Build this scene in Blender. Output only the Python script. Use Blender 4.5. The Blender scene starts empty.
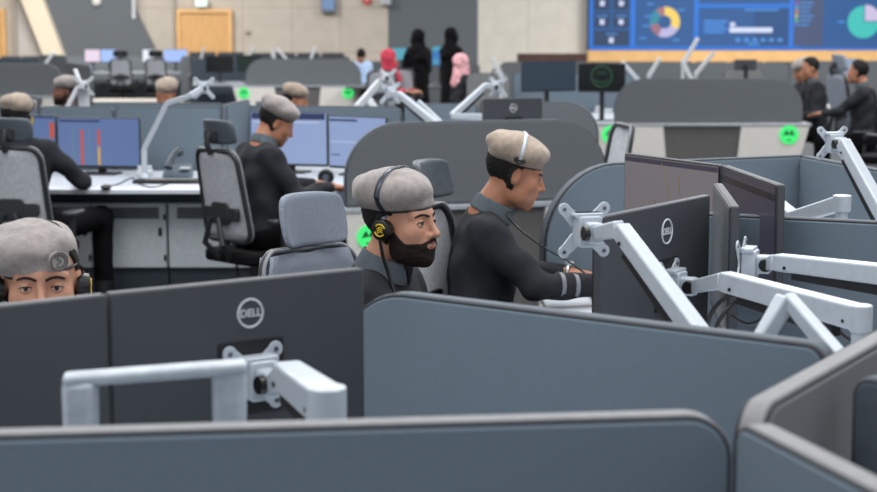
import bpy, bmesh, math, random
import numpy as np
from mathutils import Vector, Matrix, Euler
random.seed(7)
C = bpy.context.scene.collection
PI = math.pi
# ------------------------------------------------------------------ camera
F = 1700.0; H = 1.65; PITCH = math.atan(216 / F)
cd = bpy.data.cameras.new('camera'); cam = bpy.data.objects.new('camera', cd); C.objects.link(cam)
cam.location = (0, 0, H); cam.rotation_euler = (PI / 2 - PITCH, 0, 0)
cd.sensor_width = 36; cd.lens = F * 36 / 877; cd.clip_end = 200
cd.dof.use_dof = True; cd.dof.focus_distance = 4.5; cd.dof.aperture_fstop = 5.0
bpy.context.scene.camera = cam
def ray(px, py):
    u = (px - 438.5) / F; v = (246 - py) / F
    return Vector((u, math.cos(PITCH) + v * math.sin(PITCH), -math.sin(PITCH) + v * math.cos(PITCH)))
def Q(px, py, Y):                       # point at distance Y down the room
    d = ray(px, py); return Vector((0, 0, H)) + d * (Y / d.y)
def G(px, py, z):                       # point at height z
    d = ray(px, py); return Vector((0, 0, H)) + d * ((z - H) / d.z)
# ------------------------------------------------------------------ materials
def lin(c):
    c = c / 255.0
    return c / 12.92 if c <= 0.04045 else ((c + 0.055) / 1.055) ** 2.4
def rgb(r, g, b): return (lin(r), lin(g), lin(b), 1)
MATS = {}
def mat(name, col, rough=0.6, metal=0.0, var=0.06, scale=40, bump=0.0, bscale=300, emit=None, es=1.0, spec=0.5, wave=False, alpha=1.0, stretch=(1,1,1), sheen=0):
    if name in MATS: return MATS[name]
    m = bpy.data.materials.new(name); m.use_nodes = True
    nt = m.node_tree; b = nt.nodes['Principled BSDF']
    b.inputs['Roughness'].default_value = rough; b.inputs['Metallic'].default_value = metal
    b.inputs['Specular IOR Level'].default_value = spec
    tc = nt.nodes.new('ShaderNodeTexCoord'); mp = nt.nodes.new('ShaderNodeMapping')
    mp.inputs['Scale'].default_value = stretch
    nt.links.new(tc.outputs['Object'], mp.inputs['Vector'])
    n = nt.nodes.new('ShaderNodeTexNoise'); n.inputs['Scale'].default_value = scale; n.inputs['Detail'].default_value = 4
    nt.links.new(mp.outputs['Vector'], n.inputs['Vector'])
    r = nt.nodes.new('ShaderNodeValToRGB')
    c = rgb(*col)
    if emit: c = tuple(x * 0.12 for x in c[:3]) + (1,)     # glass of a lit display is dark
    r.color_ramp.elements[0].position = 0.3; r.color_ramp.elements[1].position = 0.7
    r.color_ramp.elements[0].color = tuple(x * (1 - var * 2) for x in c[:3]) + (1,)
    r.color_ramp.elements[1].color = tuple(min(1, x * (1 + var * 2)) for x in c[:3]) + (1,)
    nt.links.new(n.outputs['Fac'], r.inputs['Fac']); nt.links.new(r.outputs['Color'], b.inputs['Base Color'])
    if sheen: b.inputs['Sheen Weight'].default_value = sheen
    if bump:
        if wave:
            t = nt.nodes.new('ShaderNodeTexWave'); t.inputs['Scale'].default_value = bscale; t.inputs['Distortion'].default_value = 1.5
            out = t.outputs['Fac']
        else:
            t = nt.nodes.new('ShaderNodeTexNoise'); t.inputs['Scale'].default_value = bscale; t.inputs['Detail'].default_value = 2
            out = t.outputs['Fac']
        nt.links.new(tc.outputs['Object'], t.inputs['Vector'])
        bp = nt.nodes.new('ShaderNodeBump'); bp.inputs['Strength'].default_value = bump; bp.inputs['Distance'].default_value = 0.002
        nt.links.new(out, bp.inputs['Height']); nt.links.new(bp.outputs['Normal'], b.inputs['Normal'])
    if emit:
        b.inputs['Emission Color'].default_value = rgb(*emit); b.inputs['Emission Strength'].default_value = es
    if alpha < 1: b.inputs['Alpha'].default_value = alpha
    MATS[name] = m
    return m
fabric = mat('blue grey woven fabric', (106, 119, 130), 0.95, var=0.06, scale=500, bump=0.4, bscale=900, spec=0.15)
fabric_g = mat('grey woven fabric', (99, 103, 107), 0.95, var=0.05, scale=300, bump=0.3, bscale=700, spec=0.15)
trim_m = mat('panel edge trim', (134, 134, 136), 0.8, var=0.03, spec=0.2)
trim_d = mat('slate panel edge trim', (92, 99, 106), 0.8, var=0.03, spec=0.25)
pipe_m = mat('dark piping', (40, 44, 50), 0.7)
silver = mat('silver painted metal', (182, 190, 198), 0.40, metal=0.2, var=0.02)
silver2 = mat('white painted metal', (198, 202, 207), 0.4, metal=0.1, var=0.02)
mon_back = mat('charcoal monitor plastic', (57, 61, 67), 0.5, var=0.03, scale=600, bump=0.15, bscale=1500)
mon_blk = mat('black plastic', (22, 23, 26), 0.45, var=0.03)
knob_m = mat('black rubber', (12, 12, 13), 0.35)
logo_m = mat('light grey logo', (200, 204, 208), 0.4)
white_top = mat('white desk laminate', (196, 202, 210), 0.35, var=0.02)
cab_m = mat('pale grey cabinet', (214, 222, 226), 0.45, var=0.03)
dark_m = mat('dark brown grey panel', (86, 84, 84), 0.6, var=0.04)
cream_m = mat('cream laminate', (206, 203, 197), 0.45, var=0.02)
navy_m = mat('dark slate plinth', (52, 62, 72), 0.6)
chair_blk = mat('black chair plastic', (38, 40, 44), 0.4)
chair_mesh = mat('grey chair mesh', (186, 190, 196), 0.8, alpha=0.9, bump=0.3, bscale=900, spec=0.2)
head_pad = mat('slate headrest leather', (74, 82, 90), 0.5)
knit = mat('blue grey knit', (152, 160, 174), 0.95, var=0.05, scale=200, bump=1.0, bscale=95, wave=True, spec=0.1)
skin = mat('skin', (178, 130, 106), 0.5, var=0.05, scale=25, bump=0.15, bscale=400, spec=0.4)
skin_d = mat('skin warm', (166, 114, 88), 0.5, var=0.05, scale=25, spec=0.4)
skin_k = mat('skin deep', (112, 72, 56), 0.5, var=0.05, scale=25, spec=0.4)
hair_m = mat('black hair', (20, 17, 16), 0.75, var=0.2, scale=200, bump=0.8, bscale=500, spec=0.3)
shirt_m = mat('black uniform cloth', (36, 38, 43), 0.85, var=0.08, scale=30, bump=0.3, bscale=500, spec=0.25)
collar_m = mat('slate collar cloth', (84, 92, 98), 0.85, bump=0.3, bscale=500, spec=0.2)
beret_g = mat('grey wool felt', (147, 140, 137), 1.0, var=0.08, scale=60, bump=0.8, bscale=350, spec=0.05, sheen=0.3)
beret_t = mat('taupe wool felt', (160, 145, 131), 1.0, var=0.08, scale=60, bump=0.8, bscale=350, spec=0.05, sheen=0.3)
yellow_m = mat('yellow emblem', (214, 178, 30), 0.5)
eye_m = mat('eye white', (205, 195, 188), 0.2); iris_m = mat('dark iris', (35, 22, 16), 0.15)
lip_m = mat('lip', (150, 84, 72), 0.5)
green_glow = mat('green lit emblem', (40, 190, 90), 0.5, emit=(66, 238, 122), es=0.95)
green_dark = mat('dark emblem mark', (14, 90, 40), 0.6)
black_cloth = mat('black flowing cloth', (16, 16, 18), 0.9, spec=0.1)
abaya = black_cloth
# ------------------------------------------------------------------ mesh building
OFF = {}
def props(o, label=None, cat=None, group=None, kind=None):
    if label: o['label'] = label
    if cat: o['category'] = cat
    if group: o['group'] = group
    if kind: o['kind'] = kind
    return o
def thing(name, label, cat, loc=(0, 0, 0), group=None):
    o = bpy.data.objects.new(name, None); C.objects.link(o); o.location = loc; o.empty_display_size = 0.1
    OFF[o.name] = Vector(loc)
    return props(o, label, cat, group)
def local(name, label, cat, group=None):
    o = thing(name, label, cat, (0, 0, 0), group); return o
def link_mesh(name, me, m, par=None, smooth=True, label=None, origin=None):
    off = OFF[par.name] if par is not None else (Vector(origin) if origin is not None else Vector((0, 0, 0)))
    if off.length > 0: me.transform(Matrix.Translation(-off))
    ms = m if isinstance(m, (list, tuple)) else [m]
    for x in ms: me.materials.append(x)
    if smooth:
        me.polygons.foreach_set('use_smooth', [True] * len(me.polygons))
        try: me.set_sharp_from_angle(angle=math.radians(38))
        except Exception: pass
    o = bpy.data.objects.new(name, me); C.objects.link(o)
    OFF[o.name] = off
    if par is not None: o.parent = par
    elif origin is not None: o.location = origin
    if label: o['label'] = label
    return o
class MB:
    def __init__(s): s.bm = bmesh.new()
    def _add(s, verts, faces, mi=0):
        vs = [s.bm.verts.new(v) for v in verts]
        for f in faces:
            try:
                fc = s.bm.faces.new([vs[i] for i in f]); fc.material_index = mi
            except ValueError: pass
        return s
    def box(s, c, sz, rz=0, R=None, mi=0):
        M = R if R is not None else Matrix.Rotation(rz, 3, 'Z')
        c = Vector(c); hx, hy, hz = sz[0] / 2, sz[1] / 2, sz[2] / 2
        v = [c + M @ Vector((x, y, z)) for z in (-hz, hz) for y in (-hy, hy) for x in (-hx, hx)]
        return s._add(v, [(0, 2, 3, 1), (4, 5, 7, 6), (0, 1, 5, 4), (2, 6, 7, 3), (0, 4, 6, 2), (1, 3, 7, 5)], mi)
    def beam(s, p0, p1, w0, h0, w1=None, h1=None, up=(0, 0, 1), mi=0):
        p0 = Vector(p0); p1 = Vector(p1); w1 = w1 or w0; h1 = h1 or h0
        d = (p1 - p0).normalized(); u = Vector(up); u = (u - d * u.dot(d))
        if u.length < 1e-4: u = Vector((0, 1, 0)) - d * d.y
        u.normalize(); r = d.cross(u)
        v = []
        for p, w, h in ((p0, w0, h0), (p1, w1, h1)):
            for a, b in ((-1, -1), (1, -1), (1, 1), (-1, 1)): v.append(p + r * (a * w / 2) + u * (b * h / 2))
        return s._add(v, [(3, 2, 1, 0), (4, 5, 6, 7), (0, 1, 5, 4), (1, 2, 6, 5), (2, 3, 7, 6), (3, 0, 4, 7)], mi)
    def tube(s, pts, r, n=10, closed=False, mi=0, flat=1.0, up=None):
        pts = [Vector(p) for p in pts]; N = len(pts)
        rs = r if isinstance(r, (list, tuple)) else [r] * N
        rings = []; u = None
        for i, p in enumerate(pts):
            a = pts[(i - 1) % N] if (closed or i > 0) else p
            b = pts[(i + 1) % N] if (closed or i < N - 1) else p
            d = (b - a).normalized()
            if up is not None: u = Vector(up)
            if u is None: u = Vector((0, 0, 1)) if abs(d.z) < 0.9 else Vector((1, 0, 0))
            u = u - d * u.dot(d)
            if u.length < 1e-6: u = d.orthogonal()
            u.normalize(); w = d.cross(u)
            rings.append([s.bm.verts.new(p + (u * math.cos(t) + w * (math.sin(t) * flat)) * rs[i]) for t in [2 * PI * k / n for k in range(n)]])
        M = N if closed else N - 1
        for i in range(M):
            A, B = rings[i], rings[(i + 1) % N]
            for k in range(n):
                f = s.bm.faces.new((A[k], A[(k + 1) % n], B[(k + 1) % n], B[k])); f.material_index = mi
        if not closed:
            for R_, rev in ((rings[0], True), (rings[-1], False)):
                f = s.bm.faces.new(list(reversed(R_)) if rev else R_); f.material_index = mi
        return s
    def cyl(s, p0, p1, r0, r1=None, n=20, mi=0):
        return s.tube([p0, p1], [r0, r0 if r1 is None else r1], n, mi=mi)
    def ball(s, c, r, sc=(1, 1, 1), n=16, R=None, mi=0):
        c = Vector(c); M = R or Matrix.Identity(3)
        m2 = n // 2; rows = []
        top = s.bm.verts.new(c + M @ Vector((0, 0, r * sc[2]))); bot = s.bm.verts.new(c + M @ Vector((0, 0, -r * sc[2])))
        for i in range(1, m2):
            t = PI * i / m2
            rows.append([s.bm.verts.new(c + M @ Vector((r * sc[0] * math.sin(t) * math.cos(2 * PI * k / n), r * sc[1] * math.sin(t) * math.sin(2 * PI * k / n), r * sc[2] * math.cos(t)))) for k in range(n)])
        for k in range(n):
            s.bm.faces.new((top, rows[0][k], rows[0][(k + 1) % n])).material_index = mi
            s.bm.faces.new((rows[-1][(k + 1) % n], rows[-1][k], bot)).material_index = mi
            for i in range(len(rows) - 1):
                s.bm.faces.new((rows[i][(k + 1) % n], rows[i][k], rows[i + 1][k], rows[i + 1][(k + 1) % n])).material_index = mi
        return s
    def prism(s, poly, o, ex, ey, t, mi=0):        # polygon in plane (ex, ey), extruded +-t/2 along ex x ey
        o = Vector(o); ex = Vector(ex); ey = Vector(ey); n = ex.cross(ey).normalized()
        N = len(poly)
        A = [o + ex * a + ey * b - n * t / 2 for a, b in poly]; B = [o + ex * a + ey * b + n * t / 2 for a, b in poly]
        f = [tuple(reversed(range(N))), tuple(range(N, 2 * N))] + [(i, (i + 1) % N, N + (i + 1) % N, N + i) for i in range(N)]
        return s._add(A + B, f, mi)
    def build(s, name, m, par=None, smooth=True, bevel=0, label=None, origin=None, seg=2, keep=False):
        bmesh.ops.recalc_face_normals(s.bm, faces=s.bm.faces)
        me = bpy.data.meshes.new(name); s.bm.to_mesh(me); s.bm.free()
        o = link_mesh(name, me, m, par, smooth, label, origin)
        if bevel:
            b = o.modifiers.new('bevel', 'BEVEL'); b.width = bevel; b.segments = seg; b.limit_method = 'ANGLE'; b.angle_limit = math.radians(40)
        return o
def kids(o): return [c for c in C.objects if c.parent == o]
def copy_tree(o, loc, rz, label=None, group=None, parent=None):
    c = o.copy(); C.objects.link(c)
    if parent is None:
        c.location = loc; c.rotation_euler = (0, 0, rz)
        if label: c['label'] = label
        if group: c['group'] = group
    else: c.parent = parent
    for ch in kids(o): copy_tree(ch, None, None, parent=c)
    return c
def put(o, loc, rz):
    o.location = loc; o.rotation_euler = (0, 0, rz); return o
def rrect(w, h, r, n=8, x0=None, y0=None):
    x0 = -w / 2 if x0 is None else x0; y0 = -h / 2 if y0 is None else y0
    rs = r if isinstance(r, (list, tuple)) else (r, r, r, r)      # bl, br, tr, tl
    out = []
    for (cx, cy, a0, q) in ((x0 + rs[0], y0 + rs[0], PI, rs[0]), (x0 + w - rs[1], y0 + rs[1], 1.5 * PI, rs[1]), (x0 + w - rs[2], y0 + h - rs[2], 0, rs[2]), (x0 + rs[3], y0 + h - rs[3], 0.5 * PI, rs[3])):
        k = n if q > 0.001 else 0
        for i in range(k + 1):
            t = a0 + (PI / 2) * (i / k if k else 0); out.append((cx + q * math.cos(t), cy + q * math.sin(t)))
    return out
# ------------------------------------------------------------------ signed-distance sculpting (numpy)
def surfnet(f, lo, hi, h):
    lo = np.array(lo, float); hi = np.array(hi, float); K = 4
    nc = np.ceil((hi - lo) / (h * K)).astype(int) + 1
    ax = [lo[i] + (np.arange(nc[i]) + 0.5 - 0.5 / K) * h * K for i in range(3)]
    g = np.stack(np.meshgrid(*ax, indexing='ij'), -1).reshape(-1, 3)
    cv = f(g).reshape(nc)
    n = nc * K
    V = np.repeat(np.repeat(np.repeat(cv, K, 0), K, 1), K, 2).astype(np.float32)
    near = np.argwhere(np.abs(cv) < h * K * 1.25)
    off = np.stack(np.meshgrid(*[np.arange(K)] * 3, indexing='ij'), -1).reshape(-1, 3)
    idx = (near[:, None, :] * K + off[None]).reshape(-1, 3)
    vals = np.empty(len(idx), np.float32)
    for a in range(0, len(idx), 400000):
        vals[a:a + 400000] = f(lo + idx[a:a + 400000] * h)
    V[idx[:, 0], idx[:, 1], idx[:, 2]] = vals
    S = V < 0
    cnt = np.zeros((n[0] - 1, n[1] - 1, n[2] - 1), np.int8)
    for dx in (0, 1):
        for dy in (0, 1):
            for dz in (0, 1):
                cnt += S[dx:n[0] - 1 + dx, dy:n[1] - 1 + dy, dz:n[2] - 1 + dz]
    cells = np.argwhere((cnt > 0) & (cnt < 8))
    ids = -np.ones(cnt.shape, np.int64); ids[cells[:, 0], cells[:, 1], cells[:, 2]] = np.arange(len(cells))
    acc = np.zeros((len(cells), 3)); num = np.zeros(len(cells))
    cor = [(0, 0, 0), (1, 0, 0), (0, 1, 0), (1, 1, 0), (0, 0, 1), (1, 0, 1), (0, 1, 1), (1, 1, 1)]
    for a in range(8):
        for b in range(a + 1, 8):
            d = np.array(cor[b]) - np.array(cor[a])
            if abs(d).sum() != 1: continue
            A = cells + cor[a]; B = cells + cor[b]
            va = V[A[:, 0], A[:, 1], A[:, 2]]; vb = V[B[:, 0], B[:, 1], B[:, 2]]
            m = (va < 0) != (vb < 0)
            t = np.where(m, va / np.where(m, va - vb, 1), 0)
            acc[m] += (A[m] + d * t[m][:, None]); num[m] += 1
    P = lo + acc / num[:, None] * h
    faces = []
    for axis in range(3):
        d = [0, 0, 0]; d[axis] = 1
        sl0 = tuple(slice(0, n[i] - d[i]) for i in range(3)); sl1 = tuple(slice(d[i], n[i]) for i in range(3))
        e = np.argwhere(S[sl0] != S[sl1])
        o1, o2 = (axis + 1) % 3, (axis + 2) % 3
        e = e[(e[:, o1] > 0) & (e[:, o2] > 0) & (e[:, o1] < n[o1] - 1) & (e[:, o2] < n[o2] - 1)]
        if not len(e): continue
        u = np.zeros(3, int); u[o1] = 1; w = np.zeros(3, int); w[o2] = 1
        c = [e - u - w, e - w, e, e - u]
        q = np.stack([ids[x[:, 0], x[:, 1], x[:, 2]] for x in c], 1)
        s = S[e[:, 0], e[:, 1], e[:, 2]]
        q = np.where(s[:, None], q, q[:, ::-1])
        faces.append(q[(q >= 0).all(1)])
    Fc = np.concatenate(faces) if faces else np.zeros((0, 4), int)
    me = bpy.data.meshes.new('m')
    me.vertices.add(len(P)); me.vertices.foreach_set('co', P.astype(np.float32).ravel())
    me.loops.add(len(Fc) * 4); me.loops.foreach_set('vertex_index', Fc.astype(np.int32).ravel())
    me.polygons.add(len(Fc)); me.polygons.foreach_set('loop_start', np.arange(0, len(Fc) * 4, 4, dtype=np.int32))
    me.update(calc_edges=True); me.validate()
    return me
def N3(v): return np.array(v, float)
def ell(p, c, r):
    q = p - N3(c); r = N3(r)
    k0 = np.linalg.norm(q / r, axis=1); k1 = np.linalg.norm(q / (r * r), axis=1) + 1e-9
    return k0 * (k0 - 1) / k1
def sph(p, c, r): return np.linalg.norm(p - N3(c), axis=1) - r
def cap(p, a, b, r0, r1=None):
    r1 = r0 if r1 is None else r1
    a = N3(a); b = N3(b); ab = b - a
    t = np.clip(((p - a) @ ab) / (ab @ ab), 0, 1)
    return np.linalg.norm(p - a - t[:, None] * ab, axis=1) - (r0 + (r1 - r0) * t)
def smin(a, b, k):
    h = np.clip(0.5 + 0.5 * (b - a) / k, 0, 1)
    return b + (a - b) * h - k * h * (1 - h)
def smax(a, b, k): return -smin(-a, -b, k)
def bxs(p, c, r, rad=0.0):
    q = np.abs(p - N3(c)) - N3(r) + rad
    return np.linalg.norm(np.maximum(q, 0), axis=1) + np.minimum(q.max(1), 0) - rad
def fold(p, a=0.004):
    return a * (np.sin(p[:, 2] * 42 + 2.2 * np.sin(p[:, 0] * 17) + 1.5 * np.sin(p[:, 1] * 21)) * 0.6 + 0.5 * np.sin(p[:, 0] * 33 + p[:, 2] * 25 + 2 * np.sin(p[:, 1] * 14)))
# head frame: x = his right, y = forward, z = up, origin midway between ears at eye level
def head_sdf(p):
    ax = np.abs(p[:, 0]); s = np.stack([ax, p[:, 1], p[:, 2]], 1)
    d = ell(p, (0, -0.016, 0.034), (0.074, 0.094, 0.088))
    d = smin(d, ell(p, (0, 0.022, -0.03), (0.060, 0.066, 0.075)), 0.03)
    d = smin(d, ell(p, (0, 0.045, -0.078), (0.043, 0.042, 0.036)), 0.03)
    d = smin(d, sph(p, (0, 0.074, -0.098), 0.015), 0.025)
    d = smin(d, ell(s, (0.048, 0.02, -0.066), (0.016, 0.03, 0.028)), 0.03)
    d = smin(d, sph(s, (0.042, 0.056, -0.024), 0.018), 0.03)
    d = smin(d, cap(s, (0.0, 0.079, 0.022), (0.046, 0.062, 0.02), 0.010, 0.008), 0.015)
    d = smax(d, -ell(s, (0.031, 0.094, 0.0), (0.019, 0.02, 0.0125)), 0.012)
    d = smin(d, ell(s, (0.031, 0.067, -0.001), (0.0165, 0.0135, 0.0125)), 0.006)
    d = smin(d, cap(p, (0, 0.083, 0.012), (0, 0.105, -0.026), 0.0065, 0.0095), 0.012)
    d = smin(d, sph(p, (0, 0.107, -0.030), 0.0092), 0.007)
    d = smin(d, sph(s, (0.0125, 0.093, -0.033), 0.0078), 0.008)
    d = smin(d, ell(p, (0, 0.074, -0.056), (0.030, 0.020, 0.020)), 0.015)
    d = smin(d, cap(s, (0.0, 0.0945, -0.053), (0.021, 0.082, -0.057), 0.0052, 0.003), 0.006)
    d = smin(d, cap(s, (0.0, 0.0925, -0.063), (0.019, 0.081, -0.060), 0.0058, 0.003), 0.006)
    ear = smax(ell(s, (0.078, -0.008, -0.008), (0.0085, 0.019, 0.031)), -ell(s, (0.088, -0.004, -0.004), (0.008, 0.011, 0.019)), 0.005)
    d = smin(d, ear, 0.008)
    return d
def local_eval(p, c, R, f):
    d = np.linalg.norm(p - N3(c), axis=1) - R
    m = d < 0.03
    if m.any(): d[m] = f(p[m])
    return d
def rotm(yaw=0, pitch=0, roll=0):
    return np.array((Matrix.Rotation(yaw, 3, 'Z') @ Matrix.Rotation(pitch, 3, 'X') @ Matrix.Rotation(roll, 3, 'Y')))
def beret_sdf(q, flop=1.0, lift=0.0, roll=0.0):
    q = q - N3((0, 0, lift)); lift = 0
    if roll: q = q @ rotm(0, 0, roll)
    # flop +1 : cloth falls to his right (+x)
    d = ell(q, (0.012 * flop, -0.022, 0.084 + lift), (0.092, 0.112, 0.056))
    d = smin(d, ell(q, (0.048 * flop, -0.012, 0.074), (0.060, 0.094, 0.044)), 0.03)
    d = smin(d, ell(q, (0.0, -0.016, 0.045), (0.080, 0.101, 0.05)), 0.012)
    d = d + 0.0022 * np.sin(q[:, 1] * 55 + q[:, 0] * 30 + 2 * np.sin(q[:, 2] * 40)) + 0.0015 * np.sin(q[:, 0] * 90 + 3 * np.sin(q[:, 1] * 30))
    pl = 0.036 - 0.10 * q[:, 0] * flop - q[:, 2]
    d = smax(d, pl, 0.012)
    return d
def fingers(P, w, dr, nrm, side, curl=0.5, sc=1.0):
    # palm + four fingers + thumb; w wrist, dr pointing dir, nrm = back of hand, side = thumb side
    w = Vector(w); dr = Vector(dr).normalized(); nrm = Vector(nrm); nrm = (nrm - dr * nrm.dot(dr)).normalized(); sd = dr.cross(nrm) * side
    d = None
    def L(x, y, z): return w + sd * (x * sc) + dr * (y * sc) + nrm * (z * sc)
    base = [(0.030, 0.085), (0.010, 0.092), (-0.010, 0.088), (-0.029, 0.078)]; ln = [0.070, 0.078, 0.072, 0.056]
    for (bx, by) in base:
        c = cap(P, L(bx * 0.55, 0.01, 0), L(bx, by - 0.01, 0), 0.014 * sc, 0.0115 * sc)
        d = c if d is None else smin(d, c, 0.012)
    for (bx, by), l in zip(base, ln):
        a = L(bx, by - 0.006, 0); ang = curl * 0.5; pr = a; y, z = by - 0.006, 0
        for k, fr in enumerate((0.45, 0.32, 0.25)):
            y2 = y + l * fr * math.cos(ang); z2 = z - l * fr * math.sin(ang)
            nx = L(bx * (1 + 0.1 * (k + 1)), y2, z2)
            d = smin(d, cap(P, pr, nx, (0.0092 - 0.0010 * k) * sc, (0.0082 - 0.0010 * k) * sc), 0.004)
            pr = nx; y, z = y2, z2; ang += curl * 0.7
    a = L(0.018, 0.018, -0.006); b = L(0.045, 0.05, -0.014); c = L(0.050, 0.080, -0.020); e = L(0.044, 0.103, -0.026)
    d = smin(d, cap(P, a, b, 0.013 * sc, 0.0108 * sc), 0.010); d = smin(d, cap(P, b, c, 0.0105 * sc, 0.0095 * sc), 0.004); d = smin(d, cap(P, c, e, 0.0095 * sc, 0.008 * sc), 0.004)
    return d
def person(label, root, yaw, head=(0, 0.06, 1.17), hyaw=0, hpitch=0, hroll=0, h=0.005, lean=0.08, shz=0.94, elb=None, wri=None,
           beret=None, flop=1.0, beard=0, hair=True, skinm=None, shirt=None, shirt_label=None, trou=None, badge=False, blift=0.0, broll=0.0, hand_sc=1.0, group=None, legs=True, stand=False,
           collar=True, knees=None, curl=0.5, hdir=None, veil=None, fz=0.0, shw=0.175, ghutra=None, hn=None):
    skinm = skinm or skin; shirt = shirt or shirt_m; trou = trou or black_cloth
    t = thing('person', label, 'person', (0, 0, 0), group)
    hc = N3(head); R = rotm(hyaw, hpitch, hroll)
    def hq(p): return (p - hc) @ R
    def hw(v): return Vector((hc + R @ N3(v)).tolist())
    elb = elb or [(0.25, 0.10, 0.74), (-0.25, 0.10, 0.74)]
    wri = wri or [(0.16, 0.36, 0.77), (-0.16, 0.36, 0.77)]
    hdir = hdir or [(-0.15, 1, -0.05), (0.15, 1, -0.05)]
    sh = [(shw, lean, shz), (-shw, lean, shz)]
    pel = (0, 0.0, 0.90) if stand else (0, 0, 0.57)
    nb = (0, lean + 0.0, shz + 0.05)
    hb = hc + R @ N3((0, -0.028, -0.05))
    knees = knees or ([(0.10, 0.02, 0.5), (-0.10, 0.02, 0.5)] if stand else [(0.13, 0.42, 0.53), (-0.13, 0.42, 0.53)])
    feet = [(k[0], k[1] + (0.0 if stand else 0.02), 0.09) for k in knees]
    def torso(p, g=0.0):
        d = None
        for sx in (-1, 1):
            a = cap(p, (sx * 0.075, pel[1], pel[2]), (sx * 0.085, lean * 0.75, shz - 0.12), 0.105 + g, 0.108 + g)
            d = a if d is None else smin(d, a, 0.04)
        d = smin(d, cap(p, (sh[1][0] * 0.8, lean, shz - 0.01), (sh[0][0] * 0.8, lean, shz - 0.01), 0.068 + g), 0.07)
        d = smin(d, cap(p, (0, lean - 0.01, shz - 0.02), nb, 0.085 + g, 0.05 + g), 0.05)
        return d
    def arms(p, g=0.0, cut=0.0):
        d = None
        for i in (0, 1):
            w = Vector(wri[i]); e = Vector(elb[i])
            if cut: w = w + (e - w).normalized() * cut
            a = smin(cap(p, sh[i], elb[i], 0.055 + g, 0.043 + g), cap(p, elb[i], w, 0.043 + g, 0.030 + g * 1.2), 0.02)
            d = a if d is None else np.minimum(d, a)
        return d
    def legf(p, g=0.0, cut=0.0):
        d = cap(p, (-0.07, pel[1], pel[2] - 0.02), (0.07, pel[1], pel[2] - 0.02), 0.115 + g)
        for i in (0, 1):
            a = cap(p, (knees[i][0] * 0.75, pel[1] + 0.03, pel[2] - 0.03), knees[i], 0.085 + g, 0.060 + g)
            b = cap(p, knees[i], (feet[i][0], feet[i][1], feet[i][2] + cut), 0.060 + g, 0.042 + g * 1.6)
            d = smin(d, smin(a, b, 0.03), 0.04)
            if not cut: d = smin(d, cap(p, feet[i], (feet[i][0], feet[i][1] + 0.15, 0.035), 0.042, 0.032), 0.03)
        return d
    def body(p):
        d = local_eval(p, hc, 0.16, lambda z: head_sdf(hq(z)))
        d = smin(d, cap(p, hb, nb, 0.050, 0.056), 0.025)
        d = smin(d, torso(p, -0.006), 0.03)
        d = smin(d, arms(p, -0.006), 0.02)
        for i, s in ((0, -1), (1, 1)):
            d = smin(d, local_eval(p, Vector(wri[i]) + Vector(hdir[i]).normalized() * 0.09, 0.13, lambda z: fingers(z, wri[i], hdir[i], (hn or [(0, 0, 1), (0, 0, 1)])[i], s, curl, hand_sc)), 0.012)
        if legs: d = smin(d, legf(p, -0.006), 0.03)
        return d
    allp = [head] + elb + wri + list(knees) + feet + sh + [pel]
    allp = [N3(a) for a in allp]
    lo = np.min(allp, 0) - 0.20; hi = np.max(allp, 0) + 0.20; lo[2] = -0.02 if legs else shz - 0.55
    for w in wri: lo = np.minimum(lo, N3(w) - 0.22); hi = np.maximum(hi, N3(w) + 0.22)
    if legs: lo[2] = -0.02
    b = link_mesh('body', surfnet(body, lo, hi, h), skinm, t)
    hs = max(h, 0.005)
    # shirt
    def shirtf(p):
        d = smin(torso(p, 0.006), arms(p, 0.006, 0.035), 0.03) + fold(p, 0.0062)
        d = smax(d, -(cap(p, nb, hb, 0.060, 0.062)), 0.01)
        return smax(d, (pel[2] - 0.10) - p[:, 2], 0.02)
    link_mesh('shirt', surfnet(shirtf, lo, hi, hs), shirt, t, label=shirt_label)
    if legs:
        link_mesh('trousers', surfnet(lambda p: legf(p, 0.006, 0.05) + fold(p, 0.003), (lo[0], lo[1], -0.02), (hi[0], hi[1], pel[2] + 0.2), max(h * 2, 0.010)), trou, t)
        for f_ in feet:
            m = MB(); m.ball((f_[0], f_[1] + 0.06, 0.042), 0.05, (0.95, 2.6, 0.82), 14)
            m.cyl((f_[0], f_[1], 0.05), (f_[0], f_[1], 0.17), 0.054, 0.056, 14)
            m.build('shoe', mon_blk, t)
    if collar:
        def colf(p):
            a = N3(nb) + N3((0, 0.012, -0.015)); bb = hb + N3((0, 0.0, -0.015)); ab = bb - a
            tt = ((p - a) @ ab) / (ab @ ab)
            tc_ = np.clip(tt, 0, 1)
            dist = np.linalg.norm(p - a - tc_[:, None] * ab, axis=1)
            d = np.abs(dist - (0.079 - 0.018 * tc_)) - 0.0045
            L_ = np.linalg.norm(ab)
            d = smax(d, np.abs(tt - 0.36) * L_ - 0.028 * 1.0, 0.004)
            # open wedge at the front
            q = p - a
            wedge = np.abs(q[:, 0]) - 0.018 - 0.4 * np.maximum(q[:, 2], 0)
            front = -(q[:, 1])
            return smax(d, -np.maximum(wedge, front), 0.004)
        link_mesh('collar', surfnet(colf, N3(nb) - 0.13, N3(nb) + 0.16, min(hs, 0.006)), collar_m, t, label='slate grey collar')
    hl = hc - 0.19; hh = hc + 0.19; hh_ = max(h * 0.9, 0.0035)
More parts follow.
